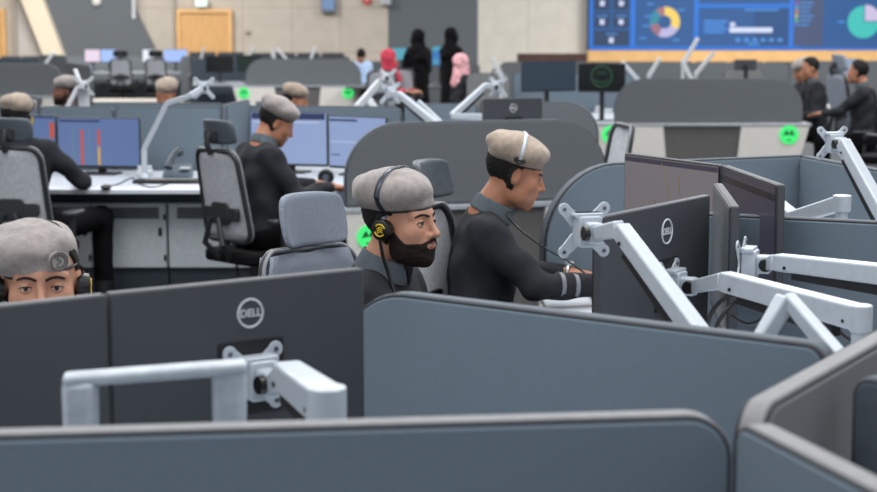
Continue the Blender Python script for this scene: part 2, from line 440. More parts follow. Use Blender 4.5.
    if hair:
        def hairf(p):
            q = hq(p)
            d = head_sdf(q) - 0.0055 + 0.0012 * np.sin(q[:, 2] * 300) * np.sin(q[:, 1] * 260)
            reg = q[:, 1] - (0.012 + 0.62 * np.clip(q[:, 2] - 0.02, -0.02, 1))      # behind the temple line
            ear = -(ell(np.stack([np.abs(q[:, 0]), q[:, 1], q[:, 2]], 1), (0.085, 0.002, -0.012), (0.03, 0.022, 0.036)))
            low = -0.058 + 0.35 * (q[:, 1] + 0.06) * 0 - q[:, 2]
            return smax(smax(smax(d, reg, 0.004), ear, 0.004), low, 0.006)
        link_mesh('hair', surfnet(hairf, hl, hh, hh_), hair_m, t)
    if beard:
        def beardf(p):
            q = hq(p); s = np.stack([np.abs(q[:, 0]), q[:, 1], q[:, 2]], 1)
            d = head_sdf(q) - 0.0022 * beard + 0.001 * np.sin(q[:, 2] * 310) * np.sin(q[:, 0] * 280 + q[:, 1] * 220)
            # below the cheek line, in front of the ear
            top = (q[:, 2] + 0.052 - 0.95 * np.clip(0.050 - q[:, 1], 0, 0.042) - 2.2 * np.clip(0.014 - q[:, 1], 0, 0.02))
            back = 0.000 - q[:, 1]
            bot = -0.125 - q[:, 2]
            r = smax(smax(top, back, 0.006), bot, 0.006)
            mouth = -ell(s, (0, 0.095, -0.0585), (0.021, 0.03, 0.0085))
            d1 = smax(smax(d, r, 0.004), mouth, 0.004)
            mous = smax(head_sdf(q) - 0.0034, cap(s, (0.004, 0.10, -0.0445), (0.027, 0.085, -0.054), 0.0055, 0.005), 0.003)
            return smin(d1, mous, 0.003)
        link_mesh('beard', surfnet(beardf, hl, hh, hh_), mat('dark brown beard', (38, 30, 27), 0.85, var=0.3, scale=300, bump=0.9, bscale=500, spec=0.2), t)
    if h < 0.008:
        for sx in (-1, 1):
            e = MB().ball(hw((sx * 0.031, 0.0712, -0.001)), 0.0116, n=18).build('eye', eye_m, t)
            MB().ball(hw((sx * 0.031, 0.0785, -0.001)), 0.0060, n=14).build('iris', iris_m, e)
            def on_face(pts, r, dep, hgt):
                def f(p):
                    q = hq(p); c_ = None
                    for a, b in zip(pts[:-1], pts[1:]):
                        k = cap(q, (sx * a[0], a[1], a[2]), (sx * b[0], b[1], b[2]), a[3], b[3]); c_ = k if c_ is None else np.minimum(c_, k)
                    return smax(head_sdf(q) - hgt, c_, 0.001)
                c0 = np.array([hw((sx * a[0], a[1], a[2])) for a in pts])
                return surfnet(f, c0.min(0) - 0.014, c0.max(0) + 0.014, 0.0016)
            link_mesh('eyebrow', on_face([(0.012, 0.09, 0.0175, 0.0036), (0.022, 0.088, 0.0215, 0.0042), (0.034, 0.082, 0.0225, 0.0038), (0.048, 0.070, 0.0165, 0.0022)], 0, 0, 0.0022), hair_m, t)
            ml = MB(); ml.tube([hw((sx * x, y, z)) for x, y, z in ((0.019, 0.0790, 0.0005), (0.025, 0.0832, 0.0030), (0.032, 0.0842, 0.0036), (0.039, 0.0815, 0.0026), (0.046, 0.0735, -0.001))], [0.0009, 0.0013, 0.0014, 0.0013, 0.0009], 8)
            ml.build('lash_line', hair_m, t)
            def lid(p, sgn=1):
                q = hq(p); d = ell(q, (sx * 0.031, 0.0712, -0.001), (0.0150, 0.0131, 0.0135))
                up_ = smax(d, 0.0034 - q[:, 2] + 8.0 * (np.abs(q[:, 0]) - 0.031) ** 2 * 4, 0.0006)
                lo_ = smax(d, q[:, 2] + 0.0068 - 8.0 * (np.abs(q[:, 0]) - 0.031) ** 2 * 3, 0.0006)
                return np.minimum(up_, lo_)
            c0 = np.array(hw((sx * 0.031, 0.0712, 0)))
            link_mesh('eyelid', surfnet(lid, c0 - 0.022, c0 + 0.022, 0.0014), skinm, t)
        m = MB(); m.tube([hw((x, y, -0.0625 + z)) for x, y, z in ((-0.018, 0.0835, 0.003), (-0.009, 0.0945, 0), (0, 0.0970, -0.0005), (0.009, 0.0945, 0), (0.018, 0.0835, 0.003))], [0.001, 0.0038, 0.0045, 0.0038, 0.001], 8)
        m.tube([hw((x, y, -0.054 + z)) for x, y, z in ((-0.019, 0.0835, -0.003), (-0.008, 0.0965, 0.001), (0, 0.0985, 0.0), (0.008, 0.0965, 0.001), (0.019, 0.0835, -0.003))], [0.001, 0.0028, 0.003, 0.0028, 0.001], 8)
        m.build('lips', lip_m, t)
    if beret is not None:
        o = link_mesh('beret', surfnet(lambda p: beret_sdf(hq(p), flop, blift, broll), hl, hh, hh_), beret, t)
        m = MB()
        n = 40
        pts = [hw((0.0765 * math.sin(a), -0.016 + 0.097 * math.cos(a), blift + 0.037 - (0.10 * flop + broll) * 0.0765 * math.sin(a))) for a in [2 * PI * k / n for k in range(n)]]
        m.tube(pts, 0.0030, 8, closed=True); m.build('beret_band', mon_blk, o)
        if badge:
            m = MB(); c = hw((-0.036 * flop, 0.097, 0.070 + blift)); nrm = (R @ N3((-0.38 * flop, 0.92, 0.10))); nv = Vector(nrm.tolist()).normalized()
            m.cyl(c - nv * 0.012, c + nv * 0.004, 0.019, 0.0185, 28); bo = m.build('cap_badge', mat('pewter badge', (150, 146, 142), 0.5, metal=0.4), o)
            m = MB(); u = nv.cross(Vector((0, 0, 1))).normalized(); w_ = u.cross(nv)
            m.tube([c + nv * 0.0045 + (u * math.cos(a) + w_ * math.sin(a)) * 0.0178 for a in [2 * PI * k / 28 for k in range(28)]], 0.0018, 6, closed=True)
            m.tube([c + nv * 0.0045 + (u * math.cos(a) + w_ * math.sin(a)) * 0.0125 for a in [0.6 + 4.6 * k / 16 for k in range(17)]], 0.0016, 6)
            m.tube([c + nv * 0.0045 + (u * (0.005 * math.sin(k * 1.1)) + w_ * (0.008 - 0.002 * k)) for k in range(9)], 0.0016, 6)
            m.build('badge_relief', mat('dark pewter', (88, 84, 82), 0.5, metal=0.4), bo)
    if veil is not None:
        def vf(p):
            q = hq(p)
            d = head_sdf(q) - 0.014
            d = smin(d, ell(q, (0, -0.03, 0.04), (0.09, 0.11, 0.10)), 0.03)
            d = smin(d, cap(p, hc + R @ N3((0, -0.03, -0.04)), (0, lean - 0.02, shz - 0.06), 0.085, 0.15), 0.06)
            face = ell(q, (0, 0.115, -0.005), (0.05, 0.06, 0.055))
            return smax(d, -face, 0.01) + fold(p, 0.004)
        link_mesh('veil', surfnet(vf, N3(head) - 0.35, N3(head) + 0.2, 0.011), veil, t)
    t.location = (root[0], root[1], 0); t.rotation_euler = (0, 0, yaw)
    t['_dummy'] = 0; del t['_dummy']
    # world transform helper for things worn
    Rw = Matrix.Rotation(yaw, 3, 'Z')
    def world(v): return Vector((root[0], root[1], 0)) + Rw @ hw(v)
    t_info = dict(broll=broll, flop=flop, blift=blift, world=world, obj=t, Rw=Rw, bodyw=lambda v: Vector((root[0], root[1], 0)) + Rw @ Vector(v))
    return t_info
def headset(info, label, side=1, style='cup', back=0.0, cups=True, group=None):
    W = info['world']
    t = thing('headset', label, 'headset', W((0, -0.005, -0.02)), group)
    if style == 'cup':
        pts = []
        for k in range(25):
            a = PI * k / 24
            rr = np.arange(0.05, 0.19, 0.001); q = np.stack([rr * math.cos(a), -0.004 - rr * math.sin(a) * math.sin(back), 0.005 + rr * math.sin(a) * math.cos(back)], 1)
            sd_ = np.minimum(head_sdf(q), beret_sdf(q, info['flop'], info['blift'], info['broll'])); ok = np.nonzero(sd_ < 0)[0]; r_ = rr[ok[-1]] + 0.003
            pts.append(W((r_ * math.cos(a), -0.004 - r_ * math.sin(a) * math.sin(back), 0.005 + r_ * math.sin(a) * math.cos(back))))
        pts = [W((0.094, -0.004, -0.014))] + pts[1:-1] + [W((-0.094, -0.004, -0.014))]
        nrm = (W((0, math.cos(back), math.sin(back))) - W((0, 0, 0)))
        m = MB(); m.tube(pts, 0.0085, 8, flat=0.30, up=nrm); m.build('headband', mat('dark slate band', (52, 60, 70), 0.3, metal=0.4), t)
        for sx in (-1, 1):
            m = MB(); a = W((sx * 0.074, -0.004, -0.016)); b = W((sx * 0.101, -0.004, -0.016))
            m.tube([a, W((sx * 0.086, -0.004, -0.016)), W((sx * 0.098, -0.004, -0.016)), b], [0.026, 0.0285, 0.027, 0.022], 26)
            cp = m.build('ear_cup', knob_m, t)
            m = MB(); c = W((sx * 0.1017, -0.004, -0.016)); n_ = (W((sx, 0, 0)) - W((0, 0, 0))); u = (W((0, 1, 0)) - W((0, 0, 0))); v = (W((0, 0, 1)) - W((0, 0, 0)))
            for a0, a1 in ((0.3, 2.4), (3.4, 5.6)):
                m.tube([c + (u * math.cos(q) + v * math.sin(q)) * 0.0155 for q in [a0 + (a1 - a0) * k / 12 for k in range(13)]], 0.0022, 6)
            for k in (-1, 0, 1):
                m.tube([c + u * (-0.008) + v * (0.0055 * k - 0.003), c + u * 0.0 + v * (0.0055 * k + 0.003), c + u * 0.008 + v * (0.0055 * k)], 0.0018, 6)
            m.build('emblem', yellow_m, cp)
    else:
        pts = []
        for k in range(21):
            a = 0.18 + (PI - 0.6) * k / 20
            rr = np.arange(0.05, 0.19, 0.001); q = np.stack([rr * math.cos(a), 0 * rr - 0.012, 0.03 + rr * math.sin(a)], 1)
            sd_ = np.minimum(head_sdf(q), beret_sdf(q, info['flop'], info['blift'], info['broll'])); r_ = rr[np.nonzero(sd_ < 0)[0][-1]] + 0.003
            pts.append(W((r_ * math.cos(a), -0.012, 0.03 + r_ * math.sin(a))))
        nrm = (W((0, 1, 0)) - W((0, 0, 0)))
        m = MB(); m.tube(pts, 0.006, 8, flat=0.3, up=nrm); m.build('headband', silver, t)
        m = MB(); c = pts[0]
        m.tube([c + (W((0, 1, 0)) - W((0, 0, 0))) * (0.017 * math.cos(a)) + (W((0, 0, 1)) - W((0, 0, 0))) * (0.0085 * math.sin(a)) for a in [2 * PI * k / 24 for k in range(24)]], 0.0042, 8, closed=True)
        m.tube([c + (W((0, 1, 0)) - W((0, 0, 0))) * x for x in (-0.015, 0.015)], 0.004, 8)
        m.build('temple_pad', knob_m, t)
    return t
# ================================================================== furniture builders
def outline_panel(L, z0, z1, ra, rb, ins=0.0):
    return rrect(L - 2 * ins, z1 - z0 - (ins if ins else 0), (0.0, 0.0, max(rb - ins, 0.005), max(ra - ins, 0.005)), 10, x0=ins, y0=z0)
def divider(label, a, b, z0=0.40, z1=1.17, ra=0.1, rb=0.1, t=0.032, m=None, group=None, name='desk_divider', trim=None, base=False):
    a = Vector((a[0], a[1], 0)); b = Vector((b[0], b[1], 0)); ex = (b - a).normalized(); L = (b - a).length; ez = Vector((0, 0, 1))
    th = thing(name, label, 'divider', a, group)
    n = ex.cross(ez)
    mb = MB(); mb.prism(outline_panel(L, z0, z1, ra, rb), a, ex, ez, t); mb.build('edge_trim', trim or trim_d, th, bevel=0.004)
    ins = 0.007
    for s in (-1, 1):
        mb = MB(); mb.prism(outline_panel(L, z0 + 0.002, z1, ra, rb, ins), a + n * (s * (t / 2)), ex, ez, 0.014)
        f = mb.build('fabric_face', m or fabric, th, bevel=0.004)
        pts = outline_panel(L, z0, z1, ra, rb, 0.0055)
        mb = MB(); mb.tube([a + ex * p + ez * q + n * (s * (t / 2 + 0.001)) for p, q in pts], 0.0042, 6, closed=True)
        mb.build('piping', pipe_m, f)
    return th
def dell_logo(parent, c, ex, ez, n, r=0.024):
    m = MB(); c = Vector(c); ex = Vector(ex); ez = Vector(ez); n = Vector(n)
    m.tube([c + (ex * math.cos(a) + ez * math.sin(a)) * r for a in [2 * PI * k / 40 for k in range(40)]], r * 0.085, 8, closed=True)
    ring = m.build('logo_ring', logo_m, parent)
    cu = bpy.data.curves.new('t', 'FONT'); cu.body = 'DELL'; cu.align_x = 'CENTER'; cu.align_y = 'CENTER'; cu.size = r * 0.78; cu.extrude = 0.0008; cu.offset = r * 0.012
    o = bpy.data.objects.new('t', cu); C.objects.link(o)
    dg = bpy.context.evaluated_depsgraph_get(); me = bpy.data.meshes.new_from_object(o.evaluated_get(dg))
    bpy.data.objects.remove(o)
    M = Matrix((ex, ez, n)).transposed().to_4x4(); M.translation = c + n * 0.0012
    me.transform(M)
    link_mesh('logo_lettering', me, logo_m, ring, smooth=False)
def monitor(label, a, b, zt, hgt=0.315, group=None, logo=False, logo_r=0.0235, screen=None, detail=True, tilt=0.0, vesa_u=0.5, lean=0.0, stand=None, rim=0.006, paint=None, bevel=0.004):
    """a -> b is the screen's left-to-right as seen by its user; screen faces a side at right hand of a->b"""
    a = Vector((a[0], a[1], 0)); b = Vector((b[0], b[1], 0)); ex = (b - a).normalized(); L = (b - a).length
    n = Vector((ex.y, -ex.x, 0)); ez = (Vector((0, 0, 1)) - n * tilt).normalized(); n = ex.cross(ez).normalized()
    if n.dot(Vector((ex.y, -ex.x, 0))) < 0: n = -n
    o = a + Vector((0, 0, zt)) - ez * hgt
    t = thing('monitor', label, 'monitor', a + ex * (L / 2) + Vector((0, 0, zt - hgt)), group)
    m = MB(); m.prism(rrect(L, hgt, 0.006, 3, x0=0, y0=0), o - n * 0.012, ex, ez, 0.022); hs = m.build('housing', mon_back, t, bevel=bevel)
    if detail:
        c = o + ex * (L * vesa_u) + ez * (hgt * 0.42) - n * 0.028
        m = MB(); m.prism(rrect(0.125, 0.125, 0.004, 3), c + n * 0.0045, ex, ez, 0.003); m.build('mount_recess', mon_blk, t)
    m = MB(); m.prism(rrect(L - 0.004, hgt - 0.004, 0.005, 3, x0=0.002, y0=0.002), o, ex, ez, 0.003); m.build('bezel', mon_blk, t)
    m = MB(); m.prism([(rim, 0.016), (L - rim, 0.016), (L - rim, hgt - rim), (rim, hgt - rim)], o + n * 0.002, ex, ez, 0.002)
    s = m.build('screen', screen or mat('dark screen glass', (24, 26, 32), 0.12, spec=0.6), t, smooth=False)
    if paint: paint(s, o + n * 0.0036, ex, ez, n, L, hgt)
    if logo: dell_logo(hs, o + ex * (L * vesa_u) + ez * (hgt * 0.80) - n * 0.0232, -ex, ez, -n, logo_r)
    if stand is not None:
        c = o + ex * L / 2 - n * 0.05
        m = MB(); m.beam((c.x, c.y, stand + 0.012), c + ez * (hgt * 0.55), 0.05, 0.018, up=n); m.build('stand_neck', mon_blk, t, bevel=0.003)
        m = MB(); m.prism(rrect(0.24, 0.17, 0.02, 4), (c.x + n.x * 0.02, c.y + n.y * 0.02, stand + 0.006), ex, Vector((-ex.y, ex.x, 0)), 0.012); m.build('stand_base', mon_blk, t, bevel=0.002)
    t_ = dict(obj=t, o=o, ex=ex, ez=ez, n=n, vesa=o + ex * (L * vesa_u) + ez * (hgt * 0.42) - n * 0.029, L=L, h=hgt)
    return t_
def screen_bits(cols):
    """lit shapes on a screen: (u0, v0, u1, v1, material)"""
    def f(s, o, ex, ez, n, L, hgt):
        for (u0, v0, u1, v1, mm) in cols:
            m = MB(); m.prism([(u0 * L, v0 * hgt), (u1 * L, v0 * hgt), (u1 * L, v1 * hgt), (u0 * L, v1 * hgt)], o, ex, ez, 0.0006)
            m.build('screen_window', mm, s, smooth=False)
    return f
def lobe_plate(mb, c, u, v, n, s=0.05):
    for a, b in ((1, 1), (1, -1), (-1, 1), (-1, -1)):
        e = c + u * (a * s) + v * (b * s)
        mb.beam(c + u * (a * s * 0.35) + v * (b * s * 0.35), e, 0.031, 0.0045, 0.024, 0.0045, up=n)
        mb.cyl(e - n * 0.0022, e + n * 0.0022, 0.0135, n=16)
def arm(label, plate, n, pts, post=None, group=None, w=0.05, hh=0.045, desk=0.72, knuckle=None, metal=None, cover=True, plate_on=True, ballside=1, s=0.046, size=1.0, ends=True, lower_w=None):
    """monitor arm: plate centre, plate outward normal (towards the arm), beam points, column foot"""
    met = metal or silver
    base = Vector(post if post is not None else pts[-1]); base = Vector((base.x, base.y, desk))
    t = thing('monitor_mount', label, 'monitor arm', base, group)
    if plate_on:
        plate = Vector(plate); n = Vector(n).normalized()
        u = Vector((0, 0, 1)).cross(n).normalized(); v = n.cross(u)
        m = MB(); lobe_plate(m, plate, u, v, n, s); m.prism(rrect(s * 1.1, s * 1.1, 0.004, 3), plate, u, v, 0.006)
        p = m.build('mount_plate', met, t, bevel=0.001)
        m = MB()
        for a, b in ((1, 1), (1, -1), (-1, 1), (-1, -1)):
            e = plate + u * (a * s) + v * (b * s); m2 = MB(); m2.cyl(e + n * 0.001, e + n * 0.0045, 0.0042, n=10); m2.build('screw', mat('steel screw', (110, 112, 116), 0.3, metal=0.8), p)
        m.bm.free()
        hd = plate + n * 0.022
        m = MB(); m.prism(rrect(0.052, 0.066, 0.006, 3), hd, u, v, 0.034); m.prism(rrect(0.064, 0.012, 0.003, 2), hd + v * 0.034 - n * 0.004, u, v, 0.03)
        m.build('tilt_head', met, t, bevel=0.003)
        jb = plate + n * 0.062
        m = MB(); m.prism(rrect(0.034, 0.044, 0.008, 4), plate + n * 0.052, u, v, 0.036); m.build('swivel_joint', met, t, bevel=0.003)
        k = jb + u * (0.018 * ballside)
        side = u * ballside
        # tension knob faces the camera side of the joint
        m = MB(); m.cyl(k - side * 0.002, k + side * 0.010, 0.0165, 0.0155, n=20); m.build('tension_knob', knob_m, t, bevel=0.002)
        p0 = plate + n * 0.066
        m = MB(); m.beam(p0, Vector(pts[0]), 0.024, 0.030, 0.030, 0.036); m.build('wrist_link', met, t, bevel=0.004)
    P = [Vector(p) for p in pts]
    for i in range(len(P) - 1):
        a, b = P[i], P[i + 1]; d = (b - a).normalized()
        m = MB(); ww, wh = (w, hh) if i == 0 else (lower_w or w * 1.05, hh)
        m.beam(a, b, ww * 0.86, wh * 0.86, ww, wh)
        nm = 'upper_arm' if i == 0 else 'lower_arm'
        ob = m.build(nm, met, t, bevel=0.006, seg=3)
        if cover and i == 0:
            up = (Vector((0, 0, 1)) - d * d.z).normalized()
            q0 = a + (b - a) * 0.14 - up * (wh * 0.58); q1 = a + (b - a) * 0.84 - up * (wh * 0.72)
            m = MB(); m.beam(q0, q1, ww * 0.7, wh * 0.40, ww * 0.7, wh * 0.60, up=up); m.build('under_cover', mon_blk, ob, bevel=0.002)
            rt = d.cross(up)
            for q in (0.10, 0.93):
                c = a + (b - a) * q
                for sgn in (-1, 1):
                    m = MB(); m.cyl(c + rt * (sgn * ww * 0.46) - up * wh * 0.2, c + rt * (sgn * ww * 0.515) - up * wh * 0.2, 0.0042, n=10); m.build('pivot_screw', knob_m, ob)
        if ends and i == len(P) - 2 or (ends == 2):
            m = MB(); m.cyl(b - Vector((0, 0, wh * 0.55)), b + Vector((0, 0, wh * 0.52)), ww * 0.54, n=22); m.build('elbow_joint', met, t, bevel=0.003)
    if post is not None:
        b = P[-1]
        m = MB(); m.cyl((b.x, b.y, desk + 0.03), (b.x, b.y, b.z), 0.0185, n=20); m.build('post', met, t)
        m = MB(); m.cyl((b.x, b.y, desk), (b.x, b.y, desk + 0.035), 0.042, 0.030, n=24); m.build('clamp_base', met, t, bevel=0.003)
    return t
def chair_frame_pts(z0, z1, w0, w1, y0, y1, r=0.07, n=6):
    pts = []
    for (x, z) in rrect(1, 1, 0.16, n):
        u = z + 0.5; w = w0 + (w1 - w0) * u
        yy = y0 + (y1 - y0) * u - 0.03 * math.sin(u * PI) * 0 + 0.05 * (x * 2) ** 2 * 0.5
        pts.append((x * w, yy, z0 + (z1 - z0) * u))
    return pts
def chair(label, kind='mesh', group=None, hr=True, fine=True):
    t = local('office_chair', label, 'chair', group)
    mm = chair_mesh if kind == 'mesh' else knit
    pad = {'mesh': head_pad, 'knit': knit, 'black': chair_blk}[kind]
    m = MB(); m.prism(rrect(0.50, 0.48, 0.09, 6), (0, 0.02, 0.465), (1, 0, 0), (0, 1, 0), 0.07); m.build('seat', black_cloth if kind != 'knit' else knit, t, bevel=0.02, seg=3)
    pts = chair_frame_pts(0.56, 1.08, 0.44, 0.38, -0.20, -0.29)
    m = MB(); m.tube(pts, 0.016, 10, closed=True); fr = m.build('back_frame', chair_blk, t)
    m = MB(); m.tube([(p[0] * 1.05, p[1] + 0.012, p[2] + (0.008 if p[2] > 0.85 else -0.004)) for p in pts], 0.006, 8, closed=True); m.build('frame_edge', mat('grey frame edge', (130, 134, 140), 0.5), fr)
    m = MB(); n = len(pts); nx, nz = 12, 10
    vs = []
    for j in range(nz + 1):
        u = j / nz
        for i in range(nx + 1):
            x = (i / nx - 0.5); w = 0.44 + (0.38 - 0.44) * u; k = 0.97 - 0.10 * (abs(u - 0.5) * 2) ** 8
            vs.append((x * w * k, -0.20 - 0.09 * u + 0.025 * (x * 2) ** 2 - 0.0, 0.565 + 0.51 * u))
    fs = [(j * (nx + 1) + i, j * (nx + 1) + i + 1, (j + 1) * (nx + 1) + i + 1, (j + 1) * (nx + 1) + i) for j in range(nz) for i in range(nx)]
    m._add(vs, fs); o = m.build('back_mesh', mm, t); so = o.modifiers.new('s', 'SOLIDIFY'); so.thickness = 0.004 if kind == 'mesh' else 0.05; so.offset = 0
    m = MB(); m.prism(rrect(0.34, 0.075, 0.02, 4), (0, -0.235, 0.72), (1, 0, 0), (0, 0, 1), 0.022); m.prism(rrect(0.16, 0.13, 0.03, 4), (0, -0.24, 0.72), (1, 0, 0), (0, 0, 1), 0.02); m.build('lumbar_support', chair_blk, t, bevel=0.005)
    m = MB()
    for sx in (-1, 1): m.tube([(sx * 0.03, -0.02, 0.43), (sx * 0.05, -0.20, 0.45), (sx * 0.085, -0.29, 0.55), (sx * 0.035, -0.28, 0.70)], [0.02, 0.02, 0.018, 0.016], 8)
    m.build('back_bracket', chair_blk, t)
    if hr:
        w, hgt = (0.29, 0.145) if kind != 'knit' else (0.27, 0.165)
        zc = 1.185 if kind != 'knit' else 1.175
        vs = []; nx, nz = 10, 6
        def hp(x, z, d):
            return (x * w * (1 - 0.10 * (abs(z) * 2) ** 3), -0.265 + 0.05 * (x * 2) ** 2 - 0.03 * (z * 2) * 0.5 - d, zc + z * hgt * (1 - 0.12 * (abs(x) * 2) ** 4))
        m = MB()
        for d in (0, 0.03):
            base = len(vs)
            for j in range(nz + 1):
                for i in range(nx + 1): vs.append(hp(i / nx - 0.5, j / nz - 0.5, d))
        N_ = (nx + 1) * (nz + 1); fs = []
        for j in range(nz):
            for i in range(nx):
                q = j * (nx + 1) + i; fs.append((q, q + 1, q + nx + 2, q + nx + 1)); fs.append((N_ + q, N_ + q + nx + 1, N_ + q + nx + 2, N_ + q + 1))
        for i in range(nx):
            fs.append((i, N_ + i, N_ + i + 1, i + 1)); q = nz * (nx + 1) + i; fs.append((q, q + 1, N_ + q + 1, N_ + q))
        for j in range(nz):
            q = j * (nx + 1); fs.append((q, q + nx + 1, N_ + q + nx + 1, N_ + q)); q += nx; fs.append((q, N_ + q, N_ + q + nx + 1, q + nx + 1))
        m._add(vs, fs); ho = m.build('headrest', pad, t, bevel=0.0)
        sb = ho.modifiers.new('s', 'SUBSURF'); sb.levels = 2; sb.render_levels = 2
        m = MB(); m.tube([(0, -0.30, 1.06), (0, -0.325, 1.12), (0, -0.30, zc)], 0.018, 10); m.beam((-0.05, -0.30, zc - 0.02), (0.05, -0.30, zc - 0.02), 0.02, 0.05); m.build('headrest_bracket', chair_blk, t)
    for sx in (-1, 1):
        m = MB(); m.prism(rrect(0.075, 0.24, 0.03, 4), (sx * 0.28, 0.02, 0.68), (1, 0, 0), (0, 1, 0), 0.028); a = m.build('armrest', chair_blk, t, bevel=0.008)
        m = MB(); m.tube([(sx * 0.18, 0.0, 0.43), (sx * 0.28, 0.0, 0.46), (sx * 0.28, 0.0, 0.67)], 0.02, 8); m.build('armrest_post', chair_blk, a)
    m = MB(); m.cyl((0, 0, 0.10), (0, 0, 0.43), 0.028, 0.035, n=14); m.build('gas_column', chair_blk, t)
    for k in range(5):
        a = 2 * PI * k / 5 + 0.3; d = Vector((math.cos(a), math.sin(a), 0))
        m = MB(); m.beam(d * 0.02 + Vector((0, 0, 0.11)), d * 0.31 + Vector((0, 0, 0.075)), 0.05, 0.04, 0.03, 0.025); l = m.build('base_leg', chair_blk, t, bevel=0.004)
        m = MB(); c = d * 0.31 + Vector((0, 0, 0.03)); w_ = Vector((-d.y, d.x, 0)) * 0.022; m.cyl(c - w_, c + w_, 0.03, n=14); m.build('caster', knob_m, l)
    return t
def desk(label, poly, z=0.72, t=0.028, m=None, cat='desk', group=None, legs=(), name='desk', lip=True):
    c = sum((Vector((p[0], p[1], 0)) for p in poly), Vector()) / len(poly)
    th = thing(name, label, cat, c, group)
    mb = MB(); mb.prism(poly, (0, 0, z - t / 2), (1, 0, 0), (0, 1, 0), t); mb.build('worktop', m or white_top, th, bevel=0.004)
    for (x, y) in legs:
        mb = MB(); mb.beam((x, y, 0), (x, y, z - t), 0.05, 0.05, up=(0, 1, 0)); mb.build('leg', navy_m, th, bevel=0.004)
    return th
def emblem(par, c, ex, n, r=0.095):
    c = Vector(c); ex = Vector(ex); n = Vector(n); ez = Vector((0, 0, 1))
    m = MB(); m.cyl(c - n * 0.004, c + n * 0.004, r, n=36); e = m.build('lit_emblem', green_glow, par, label='glowing green round emblem')
    o = c + n * 0.006
    m = MB()
    m.prism([(-0.62 * r, -0.12 * r), (-0.42 * r, 0.34 * r), (-0.20 * r, 0.52 * r), (-0.02 * r, 0.10 * r), (0.02 * r, 0.10 * r), (0.20 * r, 0.52 * r), (0.42 * r, 0.34 * r), (0.62 * r, -0.12 * r), (0.25 * r, -0.02 * r), (0, 0.0), (-0.25 * r, -0.02 * r)], o, ex, ez, 0.002)
    m.build('emblem_mark', green_dark, e, smooth=False)
    m = MB(); m.prism([(-0.26 * r, -0.62 * r), (0.26 * r, -0.62 * r), (0.20 * r, -0.48 * r), (-0.20 * r, -0.48 * r)], o, ex, ez, 0.002); m.build('emblem_script', green_dark, e, smooth=False)
def end_unit(label, a, b, em=(1, 1), group=None, taper=0.09, depth=0.5, wings=(0.324, 0.685), emu=(0.085, 0.915), emz=0.60, er=0.095):
    """desk end: worktop slab with a tapered cream and dark modesty front facing -y side"""
    a = Vector((a[0], a[1], 0)); b = Vector((b[0], b[1], 0)); ex = (b - a).normalized(); L = (b - a).length; n = Vector((ex.y, -ex.x, 0)); ez = Vector((0, 0, 1))
    t = thing('console_desk', label, 'desk', a + ex * L / 2, group)
    m = MB(); m.prism([(-0.02, -0.02), (L + 0.02, -0.02), (L + 0.02, depth), (-0.02, depth)], a + ez * 0.712, ex, -n, 0.026); m.build('worktop', mat('grey worktop edge', (150, 156, 162), 0.5), t, bevel=0.004)
    sx = taper * L
    def uz(u, z):      # taper towards the floor
        k = (0.70 - z) / 0.70
        return u * L + (sx * 2 * (0.5 - u)) * k
    for (u0, u1, mm, off, nm, lb) in ((0.0, wings[0], cream_m, 0.0, 'end_panel', 'cream panel'), (wings[0], wings[1], dark_m, -0.03, 'modesty_panel', 'dark grey centre panel'), (wings[1], 1.0, cream_m, 0.0, 'end_panel', 'cream panel')):
        s0 = (-1 if u1 < 0.6 else 1)
        poly = [(uz(u0, 0.02), 0.02), (uz(u1, 0.02), 0.02), (uz(u1, 0.70), 0.70), (uz(u0, 0.70), 0.70)]
        m = MB(); m.prism(poly, a + n * off, ex, ez, 0.03); p = m.build(nm, mm, t, bevel=0.003, label=lb)
        if nm == 'end_panel':
            i = 0 if u0 < 0.1 else 1
            if em[i]: emblem(p, a + ex * (L * emu[i]) + ez * emz + n * 0.020, ex, n, er)
    return t
# ================================================================== light and room
w = bpy.data.worlds.new('hall light'); bpy.context.scene.world = w; w.use_nodes = True
w.node_tree.nodes['Background'].inputs[0].default_value = (0.90, 0.94, 1.0, 1); w.node_tree.nodes['Background'].inputs[1].default_value = 0.88
def area(x, y, z, sx, sy, e, col=(1, 0.985, 0.96)):
    l = bpy.data.lights.new('ceiling_light', 'AREA'); l.shape = 'RECTANGLE'; l.size = sx; l.size_y = sy; l.energy = e; l.color = col
    o = bpy.data.objects.new('ceiling_light', l); C.objects.link(o); o.location = (x, y, z)
for (x, y, e) in ((-3, 1.5, 260), (3, 3.5, 260), (0, 8, 420), (-6, 15, 520), (6, 15, 520), (-4, 24, 700), (6, 24, 700), (-8, 35, 1500), (8, 35, 1500)):
    area(x, y, 6.4, 3.5, 3.0, e * 0.72)
sc = bpy.context.scene
sc.view_settings.view_transform = 'Standard'; sc.view_settings.look = 'None'; sc.view_settings.exposure = 0.1; sc.view_settings.gamma = 1
YW = 42.0
def S(name, mb, m, kind='structure', **k):
    o = mb.build(name, m, smooth=False, **k); o['kind'] = kind; return o
carpet = mat('dark carpet', (58, 60, 64), 0.95, var=0.12, scale=6, bump=0.3, bscale=400)
S('floor', MB().box((0, 17, -0.05), (60, 54, 0.1)), carpet)
def X(px, Y=YW): return Q(px, 30, Y).x
def Zw(py, Y=YW): return Q(438, py, Y).z
def wall_seg(name, pa, pb, m, t=0.3, ztop=5.2, Y=YW, fwd=0.0):
    xa, xb = X(pa), X(pb)
    return S(name, MB().box(((xa + xb) / 2, Y + t / 2 - fwd, ztop / 2), (xb - xa, t, ztop)), m)
